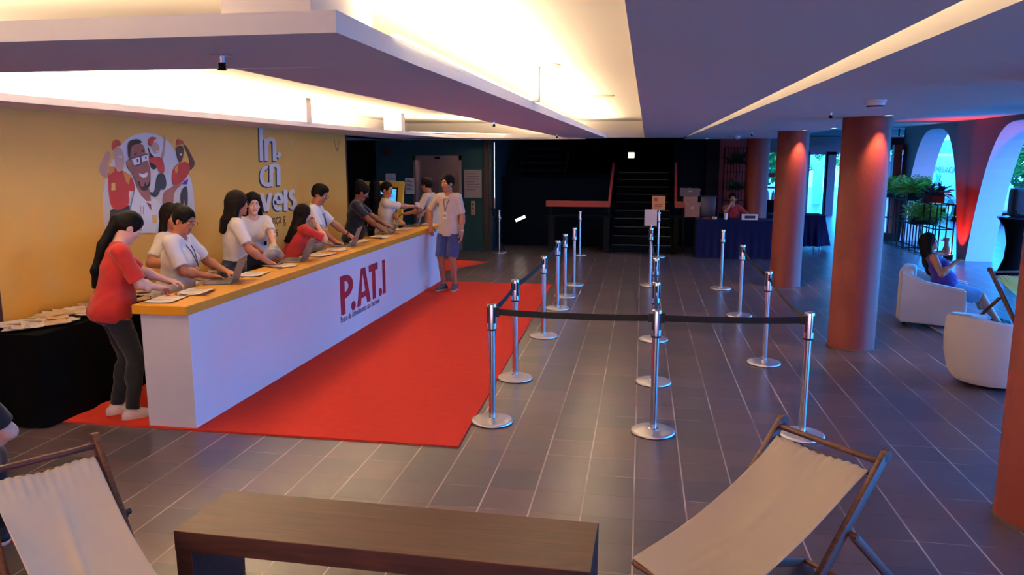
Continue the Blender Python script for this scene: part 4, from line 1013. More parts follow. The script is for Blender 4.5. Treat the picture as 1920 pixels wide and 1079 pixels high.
        b0 = wr[i]+(f*.025+th*.026)*s; b1 = b0+(f*.6+th*.75+pn*.3)*.042*s; b2 = b1+(f*.9+th*.25+pn*.35)*.032*s
        B.cap(b0, b1, .0125*s, .0105*s, .01); B.cap(b1, b2, .0105*s, .0085*s, .006)
        handinfo.append((c, f, pn, th))
    # head
    B.ell(hpnt(0, -.012, .030), V3(.076, .094, .090)*s, HR, .02)
    B.ell(hpnt(0, .022, -.045), V3(.056, .066, .075)*s, HR, .03)
    B.ell(hpnt(0, .066, -.100), V3(.022, .018, .016)*s, HR, .03)
    for sg in (-1, 1):
        B.ell(hpnt(sg*.042, .058, -.030), V3(.020, .020, .022)*s, HR, .02)
        B.ell(hpnt(sg*.077, -.008, -.012), V3(.008, .018, .030)*s, HR, .006)
        B.ell(hpnt(sg*.032, .094, .003), V3(.017, .013, .0075)*s, HR, .008, 'd')
    B.cap(hpnt(-.035, .076, .026), hpnt(.035, .076, .026), .010*s, .010*s, .015)
    B.cap(hpnt(0, .082, .012), hpnt(0, .103, -.028), .007*s, .0115*s, .010)
    for sg in (-1, 1): B.ell(hpnt(sg*.012, .093, -.033), V3(.008, .010, .007)*s, HR, .006)
    B.cap(hpnt(-.018, .082, -.060), hpnt(.018, .082, -.060), .0065*s, .0065*s, .006)
    B.cap(hpnt(-.015, .081, -.070), hpnt(.015, .081, -.070), .0075*s, .0075*s, .006)
    P, Q = B.mesh(res)
    ms = skin(sk, SK[sk]); lip = mat('lip_'+sk, tuple(c*k_ for c, k_ in zip(h(SK[sk]), (.75, .45, .5))), .4)
    o = np_obj('body', P, Q, ms, root, [lip])
    ctr = P[Q].mean(1); lp = (ctr-headc) @ HR/s
    msk = (np.abs(lp[:, 0]) < .024) & (lp[:, 1] > .078) & (np.abs(lp[:, 2]+.0655) < .0125-.25*np.abs(lp[:, 0])**1.0*.5)
    if len(o.data.polygons) == len(Q): o.data.polygons.foreach_set('material_index', msk.astype(np.int32))
    # eyes and brows
    for sg in (-1, 1):
        m = MB(); c = hpnt(sg*.032, .0725, .003); m.ball(tuple(c), .0112*s, 2); e_ = m.build('eye', M_EYE, root, True)
        c2 = hpnt(sg*.032, .0805, .002); MB().ball(tuple(c2), .0052*s, 2).build('iris', M_IRIS, e_, True)
    bs = SDF()
    for sg in (-1, 1): bs.cap(hpnt(sg*.015, .088, .024), hpnt(sg*.050, .076, .026), .0042*s, .0030*s, .004)
    P, Q = bs.mesh(.0025); np_obj('eyebrows', P, Q, hmat or M_HAIR, root)
    # hair
    hm = hmat or M_HAIR; D = SDF(); fr = [(.0, 0)]
    g = .012 if hair in ('short', 'bun', 'pony') else .018
    D.ell(hpnt(0, -.016, .034), V3(.078+g, .094+g, .090+g)*s, HR, .02)
    if hair == 'short':
        D.ell(hpnt(0, .02, .085), V3(.06, .07, .045)*s, HR, .03); D.ell(hpnt(0, -.05, -.01), V3(.066, .055, .06)*s, HR, .03)
    if hair == 'buzz': pass
    if hair == 'bob':
        for sg in (-1, 1): D.cap(hpnt(sg*.060, -.03, .0), hpnt(sg*.066, -.04, -.13), .036*s, .032*s, .04)
        D.cap(hpnt(0, -.07, .0), neckb+T @ (V3(0, -.07, -.02)*s), .062*s, .055*s, .04); D.cap(neckb+T @ (V3(-.03, -.09, -.02)*s), tp(-.03, -.13, .40), .055*s, .03*s, .04); D.cap(neckb+T @ (V3(.03, -.09, -.02)*s), tp(.03, -.13, .40), .055*s, .03*s, .04)
    if hair in ('long', 'wavy'):
        for sg in (-1, 1):
            D.cap(hpnt(sg*.070, -.02, .0), neckb+T @ (V3(sg*.085, -.03, -.02)*s), .036*s, .038*s, .04)
            if hair == 'wavy':
                D.cap(neckb+T @ (V3(sg*.085, -.02, -.02)*s), tp(sg*.10, .085, .34), .036*s, .030*s, .03); D.cap(tp(sg*.10, .085, .34), tp(sg*.095, .125, .22), .028*s, .016*s, .03)
        D.cap(hpnt(0, -.075, .0), neckb+T @ (V3(0, -.075, -.10)*s), .062*s, .060*s, .04); D.cap(neckb+T @ (V3(0, -.075, -.10)*s), tp(0, -.125, .28), .058*s, .035*s, .04)
        D.cap(neckb+T @ (V3(-.05, -.065, -.10)*s), tp(-.05, -.12, .26), .045*s, .025*s, .04); D.cap(neckb+T @ (V3(.05, -.065, -.10)*s), tp(.05, -.12, .26), .045*s, .025*s, .04)
    if hair == 'pony':
        p0 = hpnt(0, -.115, .01); p1 = neckb+T @ (V3(.0, -.105, -.02)*s); p2 = tp(.0, -.15, .30); p3 = tp(0, -.145, .17)
        D.ell(p0, V3(.035, .035, .035)*s, HR, .02); D.cap(p0, p1, .036*s, .042*s, .03); D.cap(p1, p2, .042*s, .034*s, .03); D.cap(p2, p3, .034*s, .022*s, .03)
        D.cap(hpnt(0, -.07, -.02), hpnt(0, -.08, -.055), .055*s, .03*s, .03)
    if hair == 'bun' or bun:
        D.ell(hpnt(0, -.10, .085), V3(.048, .045, .045)*s, HR, .02); D.ell(hpnt(0, -.05, -.02), V3(.066, .055, .05)*s, HR, .03)
    if hair == 'puff':
        D.ell(hpnt(0, -.075, .085), V3(.085, .080, .078)*s, HR, .03); D.ell(hpnt(0, -.05, -.01), V3(.068, .055, .06)*s, HR, .03)
    if hair == 'fade': D.ell(hpnt(0, -.04, .01), V3(.077, .07, .06)*s, HR, .02)
    # face opening and, for cropped hair, the ears and nape
    D.ell(hpnt(0, .105, -.03 if hair != 'short' else -.022), V3(.066 if hair not in ('long', 'wavy') else .064, .085, .098)*s, HR, .012, 'd')
    if hair in ('short', 'fade', 'bun', 'puff', 'pony'):
        for sg in (-1, 1): D.ell(hpnt(sg*.085, .012, -.045), V3(.03, .035, .060)*s, HR, .01, 'd')
    if hair in ('short', 'fade'): D.cap(hpnt(-.06, -.03, -.115), hpnt(.06, -.03, -.115), .06*s, .06*s, .01, 'd')
    P, Q = D.mesh(.006 if res < .007 else .008, noise=(.0011, 60)); np_obj('hair', P, Q, hm, root)
    if beard:
        D = SDF(); D.ell(hpnt(0, .030, -.070), V3(.056, .062, .055)*s, HR, .02); D.ell(hpnt(0, .06, -.03), V3(.05, .06, .034)*s, HR, .01, 'd')
        P, Q = D.mesh(.005, clips=[(hpnt(0, 0, -.045), HR @ V3(0, 0, 1))]); np_obj('beard', P, Q, hm, root)
    # shirt
    nm, colr, sl, hem = shirt[:4]; sm_ = cloth_mat('cloth_'+nm, colr, .05, 300); D = SDF(); o_ = .015
    torso(D, o_, .05)
    if hem < .04: D.ell(tp(0, -.005, -.01), V3(.155*bw+.024, .115*bw+.024, .24)*s, E, .06)
    for i in (0, 1):
        d = el[i]-sh[i]; L = np.linalg.norm(d); d = d/L
        if sl > 0:
            e1 = sh[i]+d*min(sl, L)*1.0
            if sl > L:
                f = wr[i]-el[i]; e2 = el[i]+f/np.linalg.norm(f)*(sl-L); D.cap(sh[i], el[i], (.066*bw)*s, .052*s, .03); D.cap(el[i], e2, .052*s, .04*s, .03)
            else: D.cap(sh[i], sh[i]+d*(sl+.05), (.058*bw)*s, (.062*bw)*s, .035, 'u', [(e1, d)])
    clips = [(tp(0, 0, hem if tuck is not True else hem), T @ V3(0, 0, -1))]
    D.ell(tp(0, .05, .575 if sl > 0 else .52), V3(.070 if sl > 0 else .10, .088, .080)*s, E, .01, 'd')
    D.cap(neckb+V3(0, 0, .045*s), headc, .062*s, .09*s, .012, 'd')
    if sl == 0:
        for i in (0, 1): D.ell(sh[i]+(sh[i]-sh[1-i])*.15, V3(.08, .12, .10)*s, E, .02, 'd')
    P, Q = D.mesh(max(res, .006), clips, noise=(.0026, 34)); shirt_o = np_obj('shirt', P, Q, sm_, root)
    if collar:
        D = SDF()
        for sg in (-1, 1):
            D.cap(tp(sg*.055, -.03, .535), tp(sg*.052, .045, .515), .017*s, .015*s, .01); D.cap(tp(sg*.052, .045, .515), tp(sg*.022, .095, .465), .015*s, .016*s, .01)
        D.cap(tp(-.055, -.03, .535), tp(0, -.065, .54), .017*s, .017*s, .01); D.cap(tp(.055, -.03, .535), tp(0, -.065, .54), .017*s, .017*s, .01)
        P, Q = D.mesh(.005); np_obj('collar', P, Q, sm_, shirt_o)
        m = MB()
        for zz in (.43, .40): m.ball(tuple(tp(0, .123+.0*zz, zz)), .005)
        m.build('buttons', M_WHITE, shirt_o)
    # trousers
    nm, colr, kind = pants; pm = cloth_mat('cloth_'+nm, colr, .08, 300); D = SDF(); o_ = .008
    D.ell(tp(0, -.005, .0), V3(.155*bw+o_, .115*bw+o_, .12+o_)*s, E, .05); D.ell(tp(0, 0, .08), V3(.138*bw+o_, .10*bw+o_, .08)*s, E, .05)
    for sg in (-1, 1): D.ell(tp(sg*.07, -.07, -.04), V3(.085*bw+o_, .085*bw+o_, .09)*s, E, .04)
    for i in (0, 1):
        if kind == 'long':
            D.cap(hipj[i], kn[i], (.086*bw+o_+.002)*s, (.056+o_+.004)*s, .03); sd = an[i]-kn[i]; sd = sd/np.linalg.norm(sd); e1 = an[i]-sd*.01*s
            D.cap(kn[i], an[i]+sd*.04*s, (.056+o_+.004)*s, (.042+o_)*s, .03, 'u', [(e1, sd)]); D.ell(kn[i]+sd*.13*s+V3(0, -.022*s, 0), V3(.045+o_, .05+o_, .09)*s, None, .03)
        elif kind == 'shorts':
            d = kn[i]-hipj[i]; d = d/np.linalg.norm(d); D.cap(hipj[i], kn[i]+d*.05*s, (.090*bw+.016)*s, (.060+.030)*s, .025, 'u', [(kn[i]-d*.02*s, d)])
    P, Q = D.mesh(max(res, .0065), [(tp(0, 0, min(.115, hem+.035)), T @ V3(0, 0, 1))] if seat is None else [(tp(0, 0, .13), T @ V3(0, 0, 1))], noise=(.003, 34)); np_obj('trousers' if kind == 'long' else 'shorts', P, Q, pm, root)
    # shoes
    sc = {'white': 'd8d0cc', 'black': '15151a', 'grey': '4a4a52'}[shoes]; shm = mat('shoe_'+shoes, sc, .6, var=.1)
    for i in (0, 1):
        fd = V3(0, 1, 0) if len(ft[i]) < 4 else V3(math.sin(ft[i][3]), math.cos(ft[i][3]), 0); D = SDF(); c = an[i]; zz = c[2]-.085*s
        hl = V3(c[0], c[1], zz+.040*s)-fd*.045*s; to = V3(c[0], c[1], zz+.030*s)+fd*.155*s; md = V3(c[0], c[1], zz+.045*s)+fd*.06*s
        D.cap(hl, md, .040*s, .044*s, .02); D.cap(md, to, .044*s, .036*s, .02); D.cap(V3(c[0], c[1], zz+.05*s), V3(c[0], c[1], zz+.085*s)-fd*.005, .050*s, .046*s, .02)
        P, Q = D.mesh(.006, [(V3(0, 0, zz+.006*s), V3(0, 0, -1)), (V3(0, 0, zz+.098*s), V3(0, 0, 1))]); so = np_obj('shoe', P, Q, shm, root)
        D = SDF(); D.cap(hl-V3(0, 0, .02*s), md-V3(0, 0, .025*s), .042*s, .047*s, .02); D.cap(md-V3(0, 0, .025*s), to-V3(0, 0, .012*s), .047*s, .040*s, .02)
        P, Q = D.mesh(.006, [(V3(0, 0, zz), V3(0, 0, -1)), (V3(0, 0, zz+.022*s), V3(0, 0, 1))]); np_obj('sole', P, Q, mat('sole_rubber', 'b9b2ae' if shoes == 'white' else '2a2a2e', .7), so)
    if glasses:
        m = MB()
        for sg in (-1, 1):
            ring = [tuple(hpnt(sg*.034+.023*math.cos(a*PI/8), .104, .0+.019*math.sin(a*PI/8))) for a in range(17)]; m.tube(ring, .0022*s, 6)
            m.tube([tuple(hpnt(sg*.057, .103, .004)), tuple(hpnt(sg*.080, .02, .006)), tuple(hpnt(sg*.078, -.02, -.005))], .0020*s, 6)
        m.tube([tuple(hpnt(-.011, .105, .003)), tuple(hpnt(.011, .105, .003))], .0022*s, 6); m.build('glasses', mat('dark_glasses_frame', '3a2020', .3), root)
    if badge:
        w_ = 'navy' if badge is True else badge
        bm_ = mat('badge_lanyard_'+w_, '1a2350' if w_ == 'navy' else w_, .6)
        yb = .155+(.03 if fem else 0)+.02*(bust > 0)
        m = MB(); m.tube([tuple(tp(-.058, .05, .50)), tuple(tp(-.03, .118+.02*fem, .40)), tuple(tp(0, yb-.005, .27))], .0045*s, 6); m.tube([tuple(tp(.058, .05, .50)), tuple(tp(.03, .118+.02*fem, .40)), tuple(tp(0, yb-.005, .27))], .0045*s, 6)
        ln_ = m.build('lanyard', bm_, root)
        c = tp(0, yb, .215); Mx = frame(tuple(c), tuple(T @ V3(1, 0, 0)), tuple(T @ V3(0, 1, 0)), tuple(T @ V3(0, 0, 1)))
        b_ = MB().box(-.030*s, .030*s, -.003, .003, -.045*s, .045*s, .002, M=Mx).build('badge_card', mat('badge_white', 'd9d6c8', .4), root)
        MB().box(-.020*s, .020*s, .0031, .0036, -.02*s, .02*s, M=Mx).build('badge_photo', mat('badge_print', '8a8a70', .6), b_)
    if watch:
        i = watch[0]; d = wr[i]-el[i]; d /= np.linalg.norm(d); p = wr[i]-d*.03*s
        MB().cyl(tuple(p-d*.010), tuple(p+d*.010), .032*s, n=24).build('wristband', mat('wristband_'+watch[1], 'b0a8a0' if watch[1] == 'metal' else '2a1214', .3, metal=.5 if watch[1] == 'metal' else 0), root, True)
    return dict(root=root, tp=tp, hands=handinfo, wr=wr, head=headc, HR=HR, s=s, T=T)
# ------------------------------------------------------------ things on the counter
def laptop(x, y, rz, label, open_=108, w=.33, d=.23):
    r = empty('laptop', (x, y, .970), R(rz), label, 'laptop', 'grey laptops on the counter')
    b_ = MB().box(-w/2, w/2, -d, 0, 0, .016, .003).build('base', M_LAPT, r); MB().box(-w*.44, w*.44, -d*.55, -d*.08, .0165, .018).build('keyboard', M_KEYS, b_); MB().box(-.05, .05, -d*.95, -d*.62, .0165, .0172).build('trackpad', mat('trackpad_grey', '6c666a', .4), b_)
    T = Matrix.Translation((0, 0, .014)) @ Matrix.Rotation(R(90-open_), 4, 'X')
    s_ = MB().box(-w/2, w/2, -.003, .005, 0, d, .002, M=T).build('lid', M_LAPT, r)
    MB().box(-w*.47, w*.47, -.0042, -.003, .01, d-.01, M=T).build('screen', mat('laptop_screen', '20242c', .2, emit=(.5, .6, .8), estr=.12), s_)
    return r
for x, y, rz, lab in [(-3.545, 6.19, -74, 'grey laptop in front of the woman with glasses, nearest to the camera'), (-3.55, 7.64, -80, 'grey laptop before the woman in the red tee who leans on the counter'),
                      (-3.57, 9.12, -80, 'grey laptop in front of the man with glasses'), (-3.575, 10.72, -78, 'grey laptop in front of the woman in the navy tee'), (-3.565, 11.95, -74, 'dark laptop nearest to the far end of the counter')]:
    laptop(x, y, rz, lab, 112)
def sheets(x, y, rz, m, label, w=.21, l=.297, curl=.004, z=.9725, n=3):
    r = empty('paper_stack', (x, y, z), R(rz), label, 'paper')
    for i in range(n):
        def fn(u, v, i=i): return (w*(u-.5)+.006*i, l*(v-.5)-.005*i, .0015*i+curl*(u*2-1)**2*(1+i*.4)+curl*.5*math.sin(v*3+i))
        mb = MB(); mb.grid(fn, 6, 6); o = mb.build('sheet', m, r); sm = o.modifiers.new('s', 'SOLIDIFY'); sm.thickness = .0006
    t = MB()
    for j in range(5): t.box(-w*.38, w*(.30 if j % 2 else .1), -l*.33+j*l*.15, -l*.33+j*l*.15+.006, .0015*n+curl*1.6, .0015*n+curl*1.6+.0004)
    t.build('print', mat('grey_print', '6a5f66', .8), r)
    return r
for x, y, rz, m, lab, c in [(-3.62, 5.30, 8, M_PAPER, 'form with dark lines lying nearest to the near corner of the counter', .003), (-3.56, 5.62, 14, M_PAPER, 'open curled booklet behind the nearest form on the counter', .012),
                         (-3.60, 6.62, 10, M_PAPER, 'white sheets to the right of the nearest laptop', .005), (-3.62, 7.18, 60, M_PAPER2, 'sheets left of the second laptop beside the woman with wavy hair', .006),
                         (-3.56, 8.10, -8, M_PAPER, 'white sheets just behind the second laptop lid', .006), (-3.60, 8.62, 25, M_PAPER2, 'printed sheets by the right hand of the man with glasses', .005),
                         (-3.66, 9.55, 10, M_PAPER, 'white papers beyond the third laptop', .008), (-3.60, 10.05, 70, M_PAPER, 'papers between the third laptop and the woman in navy', .01),
                         (-3.60, 11.28, 10, M_PAPER, 'white papers between the two farthest laptops', .008), (-3.55, 12.28, 40, M_PAPER2, 'papers at the far end of the counter by the polo man', .006)]:
    sheets(x, y, rz, m, lab, curl=c)
o = MB().tube([(0, 0, .006), (.02, .14, .006)], .004).build('dark_pen', M_KEYS); o.location = (-3.52, 6.98, .970); tag(o, 'dark pen lying near the second laptop', 'pen')
def bead(x, y, col, lab):
    o = MB().tube([(.03*math.cos(a*PI/6), .022*math.sin(a*PI/6), .006) for a in range(13)], .005, 6).build('wristband', mat('wristband_'+col, {'red': 'b02a1c', 'orange': 'c8641e'}[col], .6)); o.location = (x, y, .970); tag(o, lab, 'wristband')
bead(-3.70, 5.42, 'red', 'loose red wristband on the counter beside the nearest form'); bead(-3.66, 5.52, 'orange', 'loose orange wristband beside the red one'); bead(-3.50, 6.52, 'orange', 'orange wristband right of the nearest laptop'); bead(-3.45, 8.35, 'orange', 'orange wristband on the counter past the second laptop'); bead(-3.48, 10.6, 'red', 'red wristband near the fourth laptop')
def blob(name, pts, r, m, loc, lab, cat):
    D = SDF()
    for a, b in zip(pts, pts[1:]): D.cap(a, b, r, r*.85, .03)
    P, Q = D.mesh(.006, noise=(.004, 60)); o = np_obj(name, P, Q, m, None); o.location = loc; return tag(o, lab, cat)
blob('grey_tote_bag', [(0, 0, .05), (.05, .03, .10), (.04, .10, .14), (.10, .12, .06)], .05, cloth_mat('grey_tote_cloth', '9a928e'), (-3.88, 7.42, .975), 'crumpled grey cloth bag held over the counter by the woman with wavy hair', 'bag')
o = MB().ball((0, 0, .014), .03, 2, (1, 1.6, .5)).build('computer_mouse', M_KEYS, None, True); o.location = (-3.66, 10.55, .970); tag(o, 'dark computer mouse beside the hand of the woman in navy', 'mouse')
o = MB().ball((0, 0, .014), .03, 2, (1, 1.6, .5)).build('computer_mouse', M_KEYS, None, True); o.location = (-3.66, 7.30, .970); tag(o, 'dark computer mouse left of the second laptop', 'mouse')

# ------------------------------------------------------------ the people
w1 = person('person in a red tee with long black ponytail, bending over the counter near corner', -4.07, 5.27, 46, 1.68, 'fair', True, lean=10, hp=34, hands=((-3.84, 5.68, 1.05), (-3.80, 5.48, 1.03)), elbow=((-.9, -.2, -.8), (.9, -.3, -.8)),
       hair='pony', shirt=('red_tee', 'b0201a', .24, -.10), pants=('dark_jeans', '0e1420', 'long'), shoes='white', res=.005, bulk=1.08, grip=(.9, .9), feet=[(-.09, -.02), (.11, .06)])
m = text_mb('dor?', .055, frame(tuple(w1['tp'](-.075, -.142, .36)), tuple(w1['T'] @ V3(1, 0, 0)), tuple(w1['T'] @ V3(0, 0, 1)), tuple(w1['T'] @ V3(0, -1, 0))), .006)
for ch in w1['root'].children:
    if ch.name.startswith('shirt'): m.build('back_print', mat('white_print', 'd8d0d0', .6), ch)
person('person with wavy hair in a white top, half hidden behind the one with glasses', -4.34, 6.50, 5, 1.64, 'tan', True, hy=-30, hp=4, hands=(None, (-4.12, 6.22, 1.12)), hair='wavy', hmat=M_HAIRB, shirt=('offwhite_top', 'cfc6c4', .20, -.02), pants=('black_trousers', '0c0a0e', 'long'), shoes='black')
person('person in a white tee with round glasses and tied-back hair at the nearest laptop', -4.10, 6.14, 8, 1.66, 'tan', True, lean=9, hp=22, hy=-14, hands=((-3.74, 6.42, 1.02), (-3.76, 6.16, 1.02)), elbow=((-.9, -.4, -.7), (.9, -.5, -.6)), hair='bun', shirt=('white_tee', 'd8d0cc', .22, -.12), pants=('dark_trousers', '121018', 'long'), shoes='black', res=.005, glasses=True, badge=True, bulk=1.12, bust=1, grip=(.5, .5))
person('person in a white polo with straight dark hair, turned to the colleague facing us', -4.13, 7.22, 38, 1.73, 'tan', True, lean=5, hy=6, hp=4, hands=((-3.98, 7.62, 1.02), (-3.74, 7.22, 1.0)), elbow=((-.8, -.3, -.6), (.7, -.6, -.4)), hair='bob', hmat=M_HAIRB, shirt=('white_polo', 'd4cac4', .21, .10), pants=('navy_trousers', '16203a', 'long'), shoes='black', res=.0055, grip=(.3, .3), collar=False, glasses=True)
person('person in a white tee with long wavy dark hair, facing the camera', -4.30, 7.98, -48, 1.68, 'fair', True, hy=0, hp=6, hands=((-3.86, 7.62, 1.06), (-4.05, 7.52, 1.0)), elbow=((-.6, -.7, -.6), (.9, -.4, -.6)), hair='wavy', shirt=('white_tee_soft', 'cdc2c0', .20, .12), pants=('navy_trousers', '141a2c', 'long'), shoes='black', res=.0055)
person('person in a red tee with long hair, leaning on the counter, hand at cheek', -4.16, 8.52, 52, 1.55, 'fair', True, lean=24, hy=2, hp=4, hands=((-3.86, 9.02, 1.0), (-3.88, 8.74, 1.26)), elbow=((-.8, -.2, -.8), (.8, .2, -1.0)), hair='long', hmat=M_HAIRB, shirt=('red_tee', 'b0201a', .22, -.06), pants=('dark_jeans', '0e1420', 'long'), shoes='black', res=.0055, grip=(.4, .9), palm=(None, ((-.35, -.1, .93), (-.6, -.7, .2))))
person('person with short black hair, glasses and white collared shirt, typing at the third laptop', -4.14, 9.22, 12, 1.75, 'tan', False, lean=4, hp=24, hy=-10, hands=((-3.74, 9.52, 1.02), (-3.76, 9.02, 1.02)), elbow=((-.9, -.4, -.6), (.9, -.4, -.6)), hair='short', shirt=('white_shirt', 'd8d2ce', .24, -.05), pants=('navy_trousers', '141a2c', 'long'), shoes='black', glasses=True, badge=True, collar=True, watch=(0, 'dark'))
person('person in a navy tee with high curly dark hair, looking down at a laptop', -4.20, 10.76, 16, 1.72, 'brown', True, lean=8, hp=28, hands=((-3.70, 10.98, 1.01), (-3.72, 10.66, 1.01)), elbow=((-.9, -.4, -.6), (.9, -.5, -.6)), hair='puff', shirt=('navy_tee', '0c1024', .22, -.06), pants=('black_trousers', '0c0a0e', 'long'), shoes='black', bulk=1.10, badge=True)
person('person in dark clothes with long black hair, back turned, before the kiosk', -4.78, 13.35, 95, 1.68, 'brown', True, hair='long', shirt=('black_top', '08080c', .5, -.1), pants=('black_trousers', '0c0a0e', 'long'), shoes='black', res=.009)
w10 = person('person with cropped dark hair and white polo, arm stretched out with a white cup', -4.12, 11.93, 22, 1.68, 'tan', False, lean=4, hy=-42, hp=2, hands=((-3.80, 11.80, 1.04), (-3.62, 12.30, 1.25)), elbow=((-.9, -.5, -.6), (.6, .1, -.8)), hair='fade', shirt=('cream_polo', 'd2c6ba', .24, -.10), pants=('navy_trousers', '141a2c', 'long'), shoes='black', badge='navy', collar=True, grip=(.5, 1.0), bulk=1.05)
o = MB().lathe([(0, 0), (.026, 0), (.034, .085), (.036, .088), (.032, .088), (.024, .006), (0, .006)], n=24).build('small_cup', M_PAPER, None, True); hw = w10['hands'][1][0]
rt_ = w10['root']; bpy.context.view_layer.update(); wv = rt_.matrix_world @ Vector(tuple(w10['wr'][1]+w10['hands'][1][1]*.10)); o.location = (wv.x, wv.y, wv.z-.02); tag(o, 'small white cup held out by the man in the white polo', 'cup')
person('person in a beige shirt with short dark hair, facing away behind the polo man', -3.60, 12.96, 172, 1.74, 'tan', False, lean=8, hy=-8, hp=8, hands=((-3.98, 12.66, 1.12), (-3.75, 12.50, 1.0)), hair='short', shirt=('beige_shirt', 'b09a84', .26, -.10), pants=('dark_trousers', '121018', 'long'), shoes='black', res=.0075)
person('person in a beige polo and blue shorts standing at the counter far corner', -2.95, 11.55, -97, 1.80, 'tan', False, hy=-20, hp=2, hands=(None, (-3.26, 11.62, 1.0)), elbow=(None, (.9, -.5, -.3)), hair='fade', shirt=('beige_polo', 'bdaaa2', .25, -.10), pants=('blue_shorts', '2a3470', 'shorts'), shoes='grey', res=.0055, z0=.012, badge='navy', collar=True, watch=(0, 'metal'), bulk=.88, feet=[(-.09, .0, .085, -.15), (.09, .03, .085, .25)], grip=(.5, .7))
person('person in a red tee seated behind the navy table, hand at the mouth', 1.95, 17.28, -92, 1.62, 'tan', True, lean=6, seat=.56, hands=((2.2, 16.98, .86), (1.92, 17.00, 1.13)), elbow=((-.9, -.3, -.6), (.7, .2, -1.0)), hair='pony', shirt=('red_tee_far', 'b0201a', .22, -.05), pants=('black_trousers', '0c0a0e', 'long'), shoes='black', res=.009, feet=[(-.12, .38), (.12, .42)])
person('person in a purple tank top lounging in the white armchair and gesturing', 3.58, 10.24, -8, 1.54, 'tan', True, lean=-27, hip=.22, hy=-4, hp=-16, seat=.47, hands=((3.80, 10.34, 1.03), (3.78, 9.98, .80)), elbow=((-.5, -.3, -1), (.7, -.4, -.9)), hair='long', shirt=('purple_tank', '3c1f78', 0, -.06), pants=('pale_blue_shorts', '5f8cb8', 'shorts'), shoes='black', res=.006, bulk=1.12, feet=[(-.12, .84), (.10, .80)], grip=(.5, .4))
st_ = empty('low_stool', (-3.24, 2.90, 0), 0, 'low dark stool at the left picture edge', 'stool')
MB().cyl((0, 0, .33), (0, 0, .37), .17, n=32).build('seat', M_WOODD, st_, True)
for a in range(4): MB().cyl((.13*math.cos(a*PI/2+.7), .13*math.sin(a*PI/2+.7), .33), (.17*math.cos(a*PI/2+.7), .17*math.sin(a*PI/2+.7), 0), .016).build('leg', M_WOODD, st_)
person('person in a black tee at the left picture edge, only the bare elbow in view', -3.25, 2.92, 118, 1.70, 'fair', False, lean=4, seat=.49, hands=((-3.45, 3.02, .64), (-3.28, 3.14, .60)), elbow=((-.8, -.3, -.6), (1.4, -.3, .1)), hair='short', shirt=('black_tee', '0a0a10', .22, -.05), pants=('black_trousers', '0c0a0e', 'long'), shoes='black', feet=[(-.12, .42), (.10, .44)])
